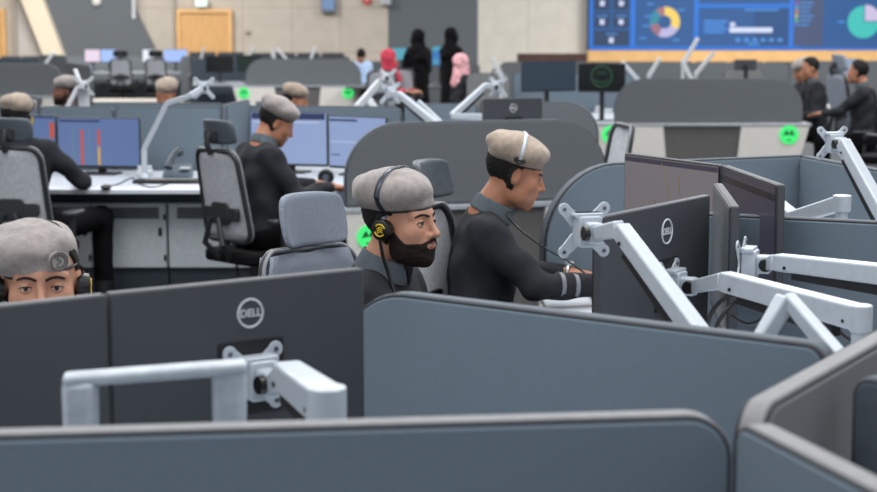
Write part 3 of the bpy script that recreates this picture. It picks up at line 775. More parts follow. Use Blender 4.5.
def wallmat(name, col, cols=1.2, rows=1.1):
    m = mat(name, col, 0.8, var=0.03, scale=3)
    nt = m.node_tree; b = nt.nodes['Principled BSDF']
    br = nt.nodes.new('ShaderNodeTexBrick'); br.offset = 0; br.inputs['Scale'].default_value = 1; br.inputs['Mortar Size'].default_value = 0.012; br.inputs['Brick Width'].default_value = cols; br.inputs['Row Height'].default_value = rows
    br.inputs['Color1'].default_value = (1, 1, 1, 1); br.inputs['Color2'].default_value = (0.97, 0.97, 0.97, 1); br.inputs['Mortar'].default_value = (0.72, 0.72, 0.72, 1)
    tc = nt.nodes.new('ShaderNodeTexCoord'); sp = nt.nodes.new('ShaderNodeSeparateXYZ'); cb = nt.nodes.new('ShaderNodeCombineXYZ')
    nt.links.new(tc.outputs['Object'], sp.inputs[0]); nt.links.new(sp.outputs['X'], cb.inputs['X']); nt.links.new(sp.outputs['Z'], cb.inputs['Y']); nt.links.new(cb.outputs[0], br.inputs['Vector'])
    mx = nt.nodes.new('ShaderNodeMixRGB'); mx.blend_type = 'MULTIPLY'; mx.inputs[0].default_value = 1
    src = b.inputs['Base Color'].links[0].from_socket
    nt.links.new(src, mx.inputs[1]); nt.links.new(br.outputs['Color'], mx.inputs[2]); nt.links.new(mx.outputs[0], b.inputs['Base Color'])
    return m
beige = wallmat('beige wall panelling', (184, 174, 161)); pale = wallmat('pale wall plaster', (196, 190, 184), 3, 6); warm = wallmat('warm white wall', (203, 197, 186), 2.2, 6)
slate = mat('slate grey wall', (92, 97, 101), 0.8, var=0.02); cream_b = mat('cream slanted beam', (222, 208, 184), 0.7, var=0.02)
dkbeige = mat('taupe wall', (160, 153, 143), 0.8, var=0.02)
oak = mat('oak veneer', (205, 158, 100), 0.5, var=0.06, scale=4, stretch=(8, 8, 0.6)); oak2 = mat('oak frame', (218, 172, 112), 0.5, var=0.04, scale=4)
wall_seg('wall_back', -60, 388, beige)
wall_seg('wall_back', 388, 478, slate)
wall_seg('wall_back', 478, 1300, warm)
S('wall_left', MB().box((X(-60), 20, 2.6), (0.3, 46, 5.2)), beige)
S('wall_right', MB().box((X(1300), 20, 2.6), (0.3, 46, 5.2)), warm)
def slanted(name, poly, m, fwd, t=0.12, **k):
    mb = MB(); pts = [(X(px), Zw(py)) for px, py in poly]
    mb.prism([(p[0], p[1]) for p in pts], (0, YW - fwd, 0), (1, 0, 0), (0, 0, 1), t)
    o = mb.build(name, m, smooth=False); o['kind'] = 'structure'; return o
def ext(p_top, p_bot, y0=-70, y1=95):       # continue a slanted edge up and down
    (x0, a), (x1, b) = p_top, p_bot; k = (x1 - x0) / (b - a)
    return (x0 + k * (y0 - a), y0), (x0 + k * (y1 - a), y1)
e1 = ext((28, 0), (47, 52)); e2 = ext((49, 0), (67, 52)); e3 = ext((133, 0), (158, 52))
slanted('trim_1', [e1[1], e2[1], e2[0], e1[0]], cream_b, 0.35, 0.5)
slanted('wall_back', [e2[1], e3[1], e3[0], e2[0]], slate, 0.2, 0.2)
slanted('wall_back', [(19, 95), (45, 95), (45, -70), (19, -70)], pale, 0.05, 0.1)
slanted('trim_2', [(173, 95), (176, 95), (176, -70), (173, -70)], dkbeige, 0.06, 0.12)
slanted('trim_3', [(15, 95), (19, 95), (19, -70), (15, -70)], dkbeige, 0.08, 0.16)
def door(n, p0, p1, ptop, handle_px):
    x0, x1, z = X(p0), X(p1), Zw(ptop); cx = (x0 + x1) / 2
    d = MB().box((cx, YW - 0.06, z / 2), (x1 - x0, 0.08, z)).build('door_%d' % n, oak, smooth=False, origin=(cx, YW - 0.06, 0)); d['kind'] = 'structure'
    fr = MB(); f = 0.09
    fr.box((x0 - f / 2, YW - 0.08, z / 2), (f, 0.14, z)).box((x1 + f / 2, YW - 0.08, z / 2), (f, 0.14, z)).box((cx, YW - 0.08, z + f / 2), (x1 - x0 + 2 * f, 0.14, f)); fr.build('door_frame', oak2, d, smooth=False)
    hx = X(handle_px); MB().tube([(hx, YW - 0.16, 0.95), (hx, YW - 0.16, 1.25)], 0.012, 8).build('door_handle', silver, d)
door(1, 181, 229, 13, 185); door(2, -22, 3, 13, -18)
# things on the back wall
t = thing('exit_sign', 'bright white exit sign above the oak door', 'sign', (X(203), YW - 0.2, Zw(4)))
MB().box((X(203), YW - 0.2, Zw(3)), (0.30, 0.08, 0.2)).build('housing', cream_m, t, bevel=0.01)
MB().box((X(203), YW - 0.245, Zw(3)), (0.27, 0.02, 0.17)).build('lit_face', mat('lit exit face', (235, 255, 245), emit=(225, 255, 240), es=1.1), t, smooth=False)
t = thing('wall_display', 'grey-blue clock display box high on the beige wall', 'display', (X(329), YW - 0.1, Zw(6)))
MB().box((X(329), YW - 0.1, Zw(4)), (0.36, 0.18, 0.42)).build('housing', mat('box grey', (112, 122, 134), 0.5), t, bevel=0.02)
MB().box((X(329), YW - 0.2, Zw(3)), (0.28, 0.02, 0.30)).build('screen', mat('pale blue screen', (120, 150, 190), emit=(130, 165, 210), es=0.6), t, smooth=False)
t = thing('alarm_bell', 'small red round alarm bell on the beige wall', 'alarm', (X(367), YW - 0.1, Zw(0)))
MB().cyl((X(367), YW + 0.03, Zw(0)), (X(367), YW - 0.07, Zw(0)), 0.11).build('dome', mat('alarm red', (190, 40, 50), 0.4), t)
MB().cyl((X(367), YW - 0.06, Zw(0)), (X(367), YW - 0.10, Zw(0)), 0.03).build('hub', cream_m, t)
t = thing('wall_speaker', 'small white box speaker beside the grey column', 'speaker', (X(386), YW - 0.2, Zw(2)))
MB().box((X(386), YW - 0.12, Zw(1)), (0.24, 0.24, 0.2)).build('housing', silver2, t, bevel=0.02)
MB().box((X(386), YW - 0.245, Zw(1)), (0.19, 0.01, 0.15)).build('grille', mat('speaker grille', (170, 172, 175), 0.8), t)
props(MB().tube([(X(136.5), YW - 0.32, Zw(19)), (X(136.5), YW - 0.32, 5.0)], 0.045, 10).build('hanging_rod', silver2), 'thin white rod hanging before the slate wall', 'rod')
props(MB().ball((X(100), YW - 0.34, Zw(2)), 0.11, (1, 0.5, 1)).build('wall_sensor', cream_m), 'small white round sensor on the slate slanted wall', 'sensor')
props(MB().ball((X(248), YW - 0.03, Zw(32)), 0.07, (1, 0.5, 1)).build('wall_button', dkbeige), 'small taupe round button right of the oak door', 'button')
# video wall -------------------------------------------------------
YS = YW - 0.35
def xs(px): return X(px, YS)
def zs(py): return Zw(py, YS)
vw = thing('video_wall', 'huge blue video wall of charts above an oak sill', 'screen', (xs(740), YS, 0))
MB().box(((xs(588) + xs(1150)) / 2, YS + 0.15, (zs(50) + 5) / 2), (xs(1150) - xs(588), 0.25, 5 - zs(50))).build('housing', mon_blk, vw, smooth=False)
def em(name, c, es=1.0): return mat(name, c, 0.6, emit=c, es=es, var=0.0)
b0 = em('video deep blue', (12, 80, 142)); b1 = em('video bright blue', (12, 112, 214)); b2 = em('video navy', (16, 52, 92)); b3 = em('video mid blue', (14, 84, 160)); sl = em('video slate', (58, 74, 112)); wt = em('video pale', (196, 206, 232)); lb = em('video light blue', (70, 140, 214))
for x_ in (b0, b1, b2, b3, sl): x_.node_tree.nodes['Principled BSDF'].inputs['Base Color'].links and x_.node_tree.links.remove(x_.node_tree.nodes['Principled BSDF'].inputs['Base Color'].links[0]); x_.node_tree.nodes['Principled BSDF'].inputs['Base Color'].default_value = (0.01, 0.01, 0.01, 1)
def vrect(name, x0, y0, x1, y1, m, lay=1, par=None):
    return MB().box(((xs(x0) + xs(x1)) / 2, YS + 0.02 - 0.004 * lay, (zs(y0) + zs(y1)) / 2), (abs(xs(x1) - xs(x0)), 0.004, abs(zs(y0) - zs(y1)))).build(name, m, par or vw, smooth=False)
bg = vrect('screen', 589, -60, 1150, 50, b0, 0)
for x0, x1 in ((589.5, 592.5), (630.5, 635), (694, 698.5), (789, 793.5)): vrect('screen_bar', x0, -58, x1, 48.5, b1)
vrect('screen_bar', 592, 46.5, 800, 49, b1, 2); vrect('screen_bar', 696, 4, 790, 7.5, b1, 2); vrect('screen_bar', 592, 48, 1150, 50, b1, 2)
for (x0, y0, x1, y1) in ((594, -8, 610, 10.5), (613, -8, 629, 10.5), (594, 12.5, 610, 27.5), (613, 12.5, 629, 27.5), (594, 30.5, 629, 46)):
    t_ = vrect('tile', x0, y0, x1, y1, b2, 2); cx = (x0 + x1) / 2
    vrect('tile_number', cx - 2.2, (y0 + y1) / 2 - 0.5, cx + 2.2, (y0 + y1) / 2 + 4.5, wt, 3, t_); vrect('tile_caption', cx - 5.5, y0 + 3, cx + 5.5, y0 + 4.2, lb, 3, t_)
vrect('chart_panel', 635, -58, 694, 48, b0, 1); vrect('chart_panel', 754, 9, 789, 46, em('video dusk blue', (28, 70, 120)), 1)
vrect('chart_panel', 793.5, -58, 823, 46, sl, 1); vrect('chart_panel', 823, -58, 830, 46, b0, 1)
def wedge(cx, cy, r0, r1, a0, a1, m, lay=3):
    c = Vector((xs(cx), YS + 0.02 - 0.004 * lay, zs(cy))); k = YS / F; n = 24
    o_ = [(math.cos(a0 + (a1 - a0) * i / n), math.sin(a0 + (a1 - a0) * i / n)) for i in range(n + 1)]
    mb = MB(); vs = [c + Vector((x * r1 * k, 0, z * r1 * k)) for x, z in o_] + [c + Vector((x * r0 * k, 0, z * r0 * k)) for x, z in o_]
    vs2 = [v + Vector((0, 0.003, 0)) for v in vs]; N_ = len(vs)
    fs = []
    for i in range(n):
        fs += [(i, i + 1, n + 2 + i, n + 1 + i), (N_ + i, N_ + n + 1 + i, N_ + n + 2 + i, N_ + i + 1), (i, N_ + i, N_ + i + 1, i + 1)]
    mb._add(vs + vs2, fs); return mb.build('chart_segment', m, vw, smooth=False)
wedge(664.7, 22, 6.5, 15, -0.5, 1.6, em('chart yellow', (226, 196, 92))); wedge(664.7, 22, 6.5, 15, -2.0, -0.5, em('chart lavender', (172, 168, 206)))
wedge(664.7, 22, 6.5, 15, -2.95, -2.0, em('chart mauve', (142, 100, 118))); wedge(664.7, 22, 6.5, 15, 2.2, 3.33, em('chart teal', (36, 128, 150))); wedge(664.7, 22, 6.5, 15, 1.6, 2.2, em('chart rose', (150, 106, 116)))
wedge(863.5, 22, 0.01, 16, PI / 2, 2 * PI, em('pie teal', (56, 178, 170))); wedge(864.5, 21, 0.01, 16, 0.0, PI / 2, em('pie lilac', (188, 176, 206)), 4)
for cx_, cy_ in ((648, 16), (643, 38), (676, 40), (681, 10), (646, 26), (650, 4), (841, 22)): vrect('chart_caption', cx_ - 3.5, cy_ - 0.7, cx_ + 3.5, cy_ + 0.7, lb, 3)
vrect('bar_graph', 729.5, 27.5, 772.5, 32.5, wt, 3); vrect('bar_graph', 730, 22.5, 735, 26.5, wt, 4)
fr_ = vrect('info_box', 701, 19, 729, 34.5, b3, 2)
for k in range(4): vrect('text_line', 704, 20.5 + 3.6 * k, 727 - 3 * (k % 2), 22 + 3.6 * k, lb, 3, fr_)
for k in range(6): vrect('axis_mark', 736 + 8.4 * k, 38.5, 740.5 + 8.4 * k, 41.5, lb, 3)
vrect('chart_caption', 748, 43, 760, 44.5, lb, 3); vrect('chart_caption', 744, 9, 778, 10.6, lb, 3)
for k, c_ in enumerate(((150, 90, 200), (90, 170, 220), (220, 150, 90), (200, 200, 120), (90, 200, 150), (90, 120, 220))):
    vrect('legend_dot', 795, 1.5 + 4.4 * k, 797.5, 4.0 + 4.4 * k, em('legend %d' % k, c_), 3); vrect('legend_text', 799, 2.2 + 4.4 * k, 813 - (k % 3) * 2, 3.5 + 4.4 * k, lb, 3)
sill = MB().box(((xs(588) + xs(1150)) / 2, YS - 0.05, (zs(50.5) + 0.0) / 2), (xs(1150) - xs(588), 0.5, zs(50.5))).build('trim_4', oak2, smooth=False); sill['kind'] = 'structure'
# ================================================================== the near hub
R_ = math.radians
def XY(px, Y): return (Q(px, 30, Y).x, Y)
DG = 'fabric screens of the near desk hub'
divider('long blue-grey fabric screen nearest the camera along the bottom edge', XY(-70, 2.0), XY(738, 2.12), z0=0.45, ra=0.05, rb=0.06, trim=trim_m)
divider('blue-grey fabric screen with rounded left corner between the two front seats', XY(343, 3.20), XY(842, 2.585), z0=0.45, ra=0.16, rb=0.035)
divider('thick grey fabric screen running back to the right edge from the hub', XY(757, 2.14), XY(905, 2.74), z0=0.45, trim=trim_m, ra=0.06, rb=0.02, m=mat('warm grey fabric', (112, 112, 116), 0.95, var=0.05, scale=500, bump=0.4, bscale=900, spec=0.15))
divider('blue-grey fabric screen in the bottom right corner running towards the camera', XY(760, 2.07), XY(925, 1.71), z0=0.45, trim=trim_m, ra=0.03, rb=0.02)
divider('dark end of a fabric screen cut by the right edge', XY(872, 2.36), XY(960, 2.25), z0=0.45, ra=0.03, m=mat('dark slate fabric', (70, 78, 88), 0.95, bump=0.4, bscale=900))
divider('blue-grey fabric screen behind the two silver monitor arms', XY(688, 4.70), XY(905, 4.44), z0=0.45, z1=1.15, ra=0.05, rb=0.03)
divider('fabric screen with big rounded corner behind the slanted map monitor', XY(543, 6.06), XY(806, 6.6), z0=0.735, ra=0.30, rb=0.02)
divider('fabric screen behind the empty bracket at the upper right', XY(808, 6.56), XY(905, 5.75), z0=0.45, ra=0.03, rb=0.03)
white_near = mat('white desk laminate', (205, 211, 218))
desk('white worktop beneath the two monitors at the lower left', [(-1.5, 2.07), (0.34, 2.19), (0.47, 2.60), (-0.18, 2.98), (-0.95, 3.12), (-1.5, 3.1)], legs=((-1.4, 2.2), (0.3, 2.3), (-0.9, 3.0)))
desk('white worktop behind the middle fabric screen under the silver arms', [(-0.02, 3.18), (0.60, 2.68), (0.95, 2.92), (1.2, 4.22), (0.78, 4.36), (0.40, 4.42), (0.12, 3.95)], legs=((0.1, 3.3), (1.1, 4.1), (0.5, 4.3)))
desk('white worktop the profile man types at', [(0.37, 5.35), (0.36, 5.98), (1.40, 6.52), (1.72, 6.3), (1.6, 4.42), (0.83, 4.48), (0.6, 5.0)], legs=((1.4, 6.3), (1.5, 4.6), (0.5, 5.8)))
# monitors
def top(px, py, z=1.238): p = G(px, py, z); return (p.x, p.y)
MA = monitor('big charcoal monitor seen from behind with silver arm, lower left', top(357, 266.5), top(103.5, 291.5), 1.238, hgt=0.285, logo=True, vesa_u=0.475)
MBm = monitor('charcoal monitor back cut by the left edge below the staring man', top(100.5, 292.2), top(-66, 310), 1.238, hgt=0.285, vesa_u=0.5, detail=False)
M1 = monitor('charcoal monitor back held by a silver arm, right of the typing man', top(702, 195), top(593, 217), 1.24, hgt=0.335, logo=True, logo_r=0.029, vesa_u=0.43)
M2 = monitor('thin monitor seen nearly edge-on right of the logo monitor', top(714, 183, 1.235), top(730, 206, 1.235), 1.235, hgt=0.335, screen=mat('painted grey reflection screen', (92, 94, 98), 0.3))  # screen's grey is a glancing reflection put into the base colour
yl = mat('map road yellow', (142, 126, 84), 0.6)
def map_paint(s, o, ex, ez, n, L, hgt):
    for ln in (((0.42, 0.95), (0.50, 0.70), (0.47, 0.45), (0.60, 0.30), (0.58, 0.05)), ((0.30, 0.40), (0.47, 0.45), (0.62, 0.62), (0.60, 0.85)), ((0.10, 0.25), (0.30, 0.40), (0.36, 0.60))):
        MB().tube([o + ex * (a * L) + ez * (b * hgt) for a, b in ln], 0.0016, 5).build('map_road', yl, s)
    m = MB(); m.prism([(0.006, hgt * 0.93), (L - 0.006, hgt * 0.93), (L - 0.006, hgt * 0.975), (0.006, hgt * 0.975)], o, ex, ez, 0.0006); m.build('title_bar', mat('title bar slate', (70, 68, 84), 0.3), s, smooth=False)
M3 = monitor('wide monitor showing a grey street map with yellow lines', top(625, 153, 1.25), top(720, 165, 1.25), 1.25, hgt=0.34, screen=mat('grey map screen', (120, 114, 118), 0.3, scale=14, var=0.05, emit=(102, 98, 102), es=1.0), paint=map_paint, stand=0.72)
def dark_bar(s, o, ex, ez, n, L, hgt):
    m = MB(); m.prism([(0.006, hgt * 0.86), (L - 0.006, hgt * 0.86), (L - 0.006, hgt * 0.92), (0.006, hgt * 0.92)], o, ex, ez, 0.0006); m.build('title_bar', mat('near black bar', (22, 22, 28), 0.3), s, smooth=False)
M4 = monitor('dark-screened monitor joined to the right of the map monitor', top(722, 165, 1.25), top(777, 184.5, 1.25), 1.25, hgt=0.33, screen=mat('dark violet screen', (52, 50, 62), 0.3, emit=(46, 44, 56), es=0.9), paint=dark_bar, stand=0.72)
# arms
arm('silver arm with an empty X bracket in front of the typing man\'s monitor', Q(584, 230, 3.62), (0.30, -0.95, 0), [Q(620, 229, 3.50), Q(706, 345, 3.24)], post=Q(706, 345, 3.24), ballside=-1, w=0.040, hh=0.042)
arm('long silver arm bolted to the back of the logo monitor at right', M1['vesa'], -M1['n'], [Q(724, 281, 3.72), Q(861, 318, 3.36)], post=Q(861, 318, 3.36), ballside=-1, w=0.042, hh=0.052)
arm('higher silver arm reaching off the right edge over the fabric screen', Q(741, 263, 4.02), (0.93, -0.36, 0), [Q(777, 262, 3.92), Q(915, 278, 3.62)], post=Q(915, 278, 3.62), ballside=-1, w=0.042, hh=0.046)
arm('folded silver arm standing as an upside-down V at the lower right', None, None, [Q(752, 356, 2.98), Q(787, 298, 3.0), Q(842, 362, 2.86)], post=Q(842, 362, 2.86), plate_on=False, cover=False, w=0.036, hh=0.032, lower_w=0.028)
arm('silver arm with an empty X bracket at the upper right before the far desk', Q(832, 143, 5.95), (0.25, -0.97, 0), [Q(843, 142, 5.86), Q(893, 232, 5.6)], post=Q(893, 232, 5.6), ballside=-1, w=0.048, hh=0.048, s=0.045)
arm('short folded silver arm right of the dark-screened monitor', None, None, [Q(774, 202, 5.3), Q(792, 218, 5.2), Q(842, 203, 5.0)], post=Q(842, 203, 5.0), plate_on=False, cover=False, w=0.045, hh=0.045, lower_w=0.05)
arm('silver arm bolted to the monitor at the lower left', MA['vesa'], -MA['n'], [Q(286, 374, 2.60), Q(326, 404, 2.40)], post=Q(326, 404, 2.40), w=0.055, hh=0.05, s=0.044, ballside=-1)
t = thing('monitor_mount', 'blurred silver arm folded like a gate in front of the lower left monitors', 'monitor arm', Q(230, 500, 2.36) * 1)
OFF[t.name] = t.location.copy()
p1, p2 = Q(80, 380, 2.36), Q(229, 366, 2.40)
MB().beam(p1 - Vector((0.024, 0, 0)), p2 + Vector((0.026, 0, 0)), 0.046, 0.017).build('cross_bar', mat('grey satin metal', (164, 172, 180), 0.5, metal=0.1), t, bevel=0.006, seg=3)
for p in (p1, p2):
    MB().beam((p.x, p.y, 0.80), (p.x, p.y, p.z), 0.040, 0.044, 0.048, 0.044, up=(0, 1, 0)).build('upright', MATS['grey satin metal'], t, bevel=0.010, seg=3)
MB().cyl((p2.x, p2.y, 0.72), (p2.x, p2.y, 0.80), 0.045, 0.03, 24).build('clamp_base', silver, t, bevel=0.003)
MB().cyl((p1.x, p1.y, 0.72), (p1.x, p1.y, 0.80), 0.03, 0.03, 24).build('foot', silver, t, bevel=0.003)
# cables
def cable(label, pts, r=0.004, name='cable', cat='cable'):
    P = [Vector(p) for p in pts]; out = []
    for i in range(len(P) - 1):
        a, b, c, d = P[max(i - 1, 0)], P[i], P[i + 1], P[min(i + 2, len(P) - 1)]
        for k in range(8):
            s = k / 8; out.append(0.5 * ((2 * b) + (c - a) * s + (2 * a - 5 * b + 4 * c - d) * s * s + (3 * b - a - 3 * c + d) * s ** 3))
    out.append(P[-1])
    return props(MB().tube(out, r, 8).build(name, knob_m, origin=P[0]), label, cat)
cable('black cable looping from the logo monitor below the long silver arm', [Q(752, 292, 3.9), Q(728, 296, 3.95), Q(712, 312, 3.95), Q(704, 340, 3.9), Q(700, 375, 3.85)], 0.005)
cable('second black cable curling beneath the long silver arm', [Q(762, 296, 3.9), Q(740, 300, 3.95), Q(722, 316, 3.95), Q(710, 345, 3.9), Q(706, 380, 3.8)], 0.005)
cable('black cable sagging between the edge-on monitor and the folded arm', [Q(732, 316, 4.0), Q(750, 324, 3.95), Q(768, 314, 3.9), Q(778, 300, 3.85)], 0.004)
cable('black cable hanging behind the upside-down V arm', [Q(818, 300, 3.6), Q(838, 330, 3.6), Q(862, 352, 3.6), Q(872, 390, 3.5)], 0.005)
# ================================================================== the near people and chairs
p = person('person in grey beret with round badge staring over the monitors at left', (-0.85, 3.60), R_(193), blift=-0.012, broll=0.06, head=(0, 0.07, 1.128), hpitch=-0.05, h=0.005, beret=beret_g, flop=1, badge=True, lean=0.05, shz=0.93, knees=[(0.13, 0.36, 0.53), (-0.13, 0.36, 0.53)], wri=[(0.22, 0.40, 0.775), (-0.22, 0.40, 0.775)])
headset(p, 'black headset with yellow emblem on the man staring over the monitors', back=1.0)
p = person('bearded person in grey beret and black uniform gazing right, centre of the picture', (-0.163, 4.47), R_(-108), hyaw=R_(-13), head=(0, 0.07, 1.152), h=0.0042, beret=beret_g, flop=1, beard=1, lean=0.0, shz=0.965, skinm=skin, knees=[(0.12, 0.38, 0.53), (-0.12, 0.38, 0.53)], elb=[(0.22, 0.08, 0.72), (-0.22, 0.08, 0.72)], wri=[(0.15, 0.32, 0.775), (-0.15, 0.32, 0.775)])
headset(p, 'black headset with yellow emblem over the bearded man\'s grey beret')
B = p['bodyw']; W = p['world']
cable('black headset cord hanging from the bearded man\'s ear cup', [W((0.100, -0.004, -0.04)), W((0.092, 0.0, -0.085)), W((0.082, 0.01, -0.13)), W((0.085, 0.03, -0.18)), W((0.09, 0.06, -0.24))], 0.0045)
p = person('person in taupe beret typing in profile, silver watch on the wrist', (0.13, 5.86), R_(-88), head=(0, 0.137, 1.160), hpitch=-0.30, hyaw=0.02, h=0.0045, beret=beret_t, flop=1, beard=0, lean=0.03, shz=0.965, skinm=skin_d, fz=1,
           elb=[(0.23, 0.19, 0.80), (-0.22, 0.12, 0.80)], wri=[(0.15, 0.44, 0.785), (-0.13, 0.34, 0.79)], hdir=[(-0.05, 1, -0.02), (0.1, 1, -0.08)], curl=0.9, knees=[(0.13, 0.42, 0.53), (-0.13, 0.42, 0.53)])
B = p['bodyw']; W = p['world']
headset(p, 'thin silver headband with a black temple pad on the typing man\'s beret', style='pad')
# watch and sleeve stripes are worn
w0 = Vector((-0.13, 0.34, 0.79)); d = (w0 - Vector((-0.22, 0.12, 0.80))).normalized()
u = Vector((0, 0, 1)); u = (u - d * u.dot(d)).normalized(); v = d.cross(u)
wt_ = props(MB().tube([B(w0 + d * 0.000 + (u * math.cos(a) + v * math.sin(a)) * 0.031) for a in [2 * PI * k / 24 for k in range(24)]], 0.0065, 8, closed=True).build('wristwatch', mat('polished steel', (200, 204, 208), 0.25, metal=0.8), origin=B(w0)), 'silver wristwatch on the typing man\'s far wrist', 'watch')
MB().cyl(B(w0 + u * 0.030), B(w0 + u * 0.041), 0.016, n=20).build('watch_face', silver, wt_)
e0, w1 = Vector((0.23, 0.19, 0.80)), Vector((0.15, 0.44, 0.785)); d = (w1 - e0).normalized(); u = Vector((0, 0, 1)); u = (u - d * u.dot(d)).normalized(); v = d.cross(u)
for q in (0.32, 0.52):
    c = e0.lerp(w1, q); r = 0.0500 - 0.013 * q
    MB().cyl(B(c - d * 0.007), B(c + d * 0.007), r + 0.001, r, n=28).build('sleeve_stripe', mat('grey reflective stripe', (120, 124, 130), 0.5), None, origin=(0, 0, 0))
    o = [x for x in C.objects if x.name.startswith('sleeve_stripe')][-1]; o.parent = p['obj']; o.matrix_parent_inverse = (Matrix.Translation(p['obj'].location) @ p['obj'].rotation_euler.to_matrix().to_4x4()).inverted()
cable('thin black cord looping from the typing man\'s collar towards the desk', [W((0.06, 0.04, -0.12)), B((0.10, 0.10, 1.02)), B((0.09, 0.20, 0.93)), B((0.04, 0.34, 0.84)), B((0.02, 0.46, 0.745))], 0.003)
kb = thing('keyboard', 'black keyboard under the typing man\'s hands', 'keyboard', (0.60, 5.88, 0.72))
MB().box((0.60, 5.88, 0.731), (0.14, 0.42, 0.018)).build('keyboard_body', mon_blk, kb, bevel=0.004)
MB().box((0.60, 5.88, 0.742), (0.12, 0.40, 0.008)).build('keys', mat('dark keys', (40, 42, 46), 0.6), kb)
ms = props(MB().ball((0.505, 6.075, 0.735), 0.03, (1.5, 0.9, 0.55)).build('mouse', mon_blk, origin=(0.505, 6.075, 0.72)), 'black mouse under the typing man\'s far hand', 'mouse')
CH = 'headrest chairs of the control room'
k3 = put(chair('padded blue-grey knit chair behind the bearded man', 'knit'), (-0.190, 4.69, 0), R_(-131)); k3.scale = (0.945,) * 3
meshc = chair('mesh chair with dark headrest behind the typing man in profile', 'mesh')
put(meshc, (0.195, 5.76, 0), R_(-112)); meshc.scale = (0.96,) * 3
def mesh_chair(label, x, y, rz, sc=1.0, src=None):
    c = copy_tree(src or meshc, (x, y, 0), rz, label=label); c.scale = (sc,) * 3; return c
mesh_chair('mesh chair behind the man staring over the monitors', -0.90, 3.72, R_(200), 0.93)
mesh_chair('mesh chair with dark headrest of the man in black bent right, left of centre', -1.00, 9.2, R_(-48), 0.94)
mesh_chair('mesh chair with dark headrest cut by the left edge, upper left', -2.30, 9.45, R_(-8), 0.94)
# ================================================================== left middle cluster
divider('grey-blue fabric screen behind the orange-striped monitor, left part', XY(38, 11.5), XY(112, 11.45), z0=0.7, z1=1.14, ra=0.04, rb=0.04)
divider('grey-blue fabric screen behind the desk phone and thin arm', XY(114, 11.45), XY(222, 11.35), z0=0.7, z1=1.14, ra=0.04, rb=0.02)
divider('short diagonal fabric screen left of the bent man\'s pale monitor', XY(223, 11.3), XY(246, 12.1), z0=0.7, z1=1.16, ra=0.02, rb=0.02)
divider('fabric screen behind the bent man\'s two pale monitors', XY(247, 12.1), XY(402, 11.9), z0=0.0, z1=1.12, ra=0.02, rb=0.06)
divider('low fabric screen in front of the two berets at upper left', XY(90, 12.6), XY(221, 12.5), z0=0.0, z1=1.12, ra=0.03, rb=0.03)
divider('fabric screen at far left behind the orange-striped monitor', XY(-60, 12.5), XY(37, 12.4), z0=0.0, z1=1.17, ra=0.03, rb=0.03)
dk = desk('long white desk with the orange-striped monitor and phone', [(-3.4, 9.95), (-0.62, 9.95), (-0.35, 11.3), (-1.1, 12.0), (-1.42, 11.28), (-3.4, 11.42)], legs=((-3.2, 10.1), (-0.75, 10.1)))
MB().box((-2.0, 10.36, 0.650), (2.7, 0.06, 0.085)).build('rear_rail', navy_m, dk, bevel=0.004)
def cabinet(label, p0, p1, vent, Y=10.3):
    x0, x1 = Q(p0, 230, Y).x, Q(p1, 230, Y).x
    t = thing('cabinet', label, 'cabinet', ((x0 + x1) / 2, Y + 0.2, 0))
    MB().box(((x0 + x1) / 2, Y + 0.2, 0.405), (x1 - x0 - 0.004, 0.38, 0.40)).build('body', cab_m, t, bevel=0.004)
    MB().box(((x0 + x1) / 2, Y + 0.22, 0.10), (x1 - x0 - 0.004, 0.36, 0.20)).build('plinth', navy_m, t)
    d = MB().box(((x0 + x1) / 2, Y, 0.405), (x1 - x0 - 0.012, 0.018, 0.39)).build('door', cab_m, t, bevel=0.003)
    v0, v1 = vent; a, b = x0 + (x1 - x0) * v0, x0 + (x1 - x0) * v1
    m = MB(); m.box(((a + b) / 2, Y - 0.011, 0.545), (b - a, 0.006, 0.07))
    vt = m.build('vent', mat('vent grey', (118, 128, 136), 0.5), d)
    m = MB()
    for k in range(5): m.box(((a + b) / 2, Y - 0.015, 0.519 + 0.013 * k), (b - a - 0.01, 0.003, 0.004))
    m.build('vent_slots', mon_blk, vt)
    lx = x1 - 0.04
    m = MB(); m.box((lx, Y - 0.014, 0.43), (0.022, 0.014, 0.05)); m.build('lock', mon_blk, d, bevel=0.003)
    for z in (0.27, 0.52): MB().box((x1 - 0.012, Y - 0.013, z), (0.014, 0.012, 0.035)).build('hinge', mon_blk, d)
cabinet('pale grey vented cabinet under the desk beside the black-clad knee', 93, 167, (0.24, 0.90))
cabinet('pale grey cabinet under the desk left of the mesh chair', 168, 236, (0.14, 0.70))
cabinet('pale grey cabinet under the desk behind the bent man\'s chair', 237, 305, (0.2, 0.7))
cabinet('pale grey cabinet under the desk behind the black-clad arm', 18, 92, (0.24, 0.90))
blue_scr = mat('blue grey lit screen', (96, 118, 168), 0.3, emit=(96, 118, 164), es=0.75, scale=60, var=0.04)
pale_scr = mat('pale blue lit screen', (140, 158, 196), 0.3, emit=(140, 158, 198), es=0.85, scale=30, var=0.02)
red_l = mat('screen red', (190, 70, 40), emit=(196, 76, 44), es=0.8); yel_l = mat('screen yellow', (206, 160, 50), emit=(206, 160, 50), es=0.8); bar_l = mat('screen dark bar', (38, 52, 96), emit=(38, 52, 100), es=0.6)
grn_l = mat('screen pale green', (120, 150, 160), emit=(100, 128, 160), es=0.7); wht_l = mat('screen white', (186, 196, 220), emit=(186, 196, 222), es=0.85)
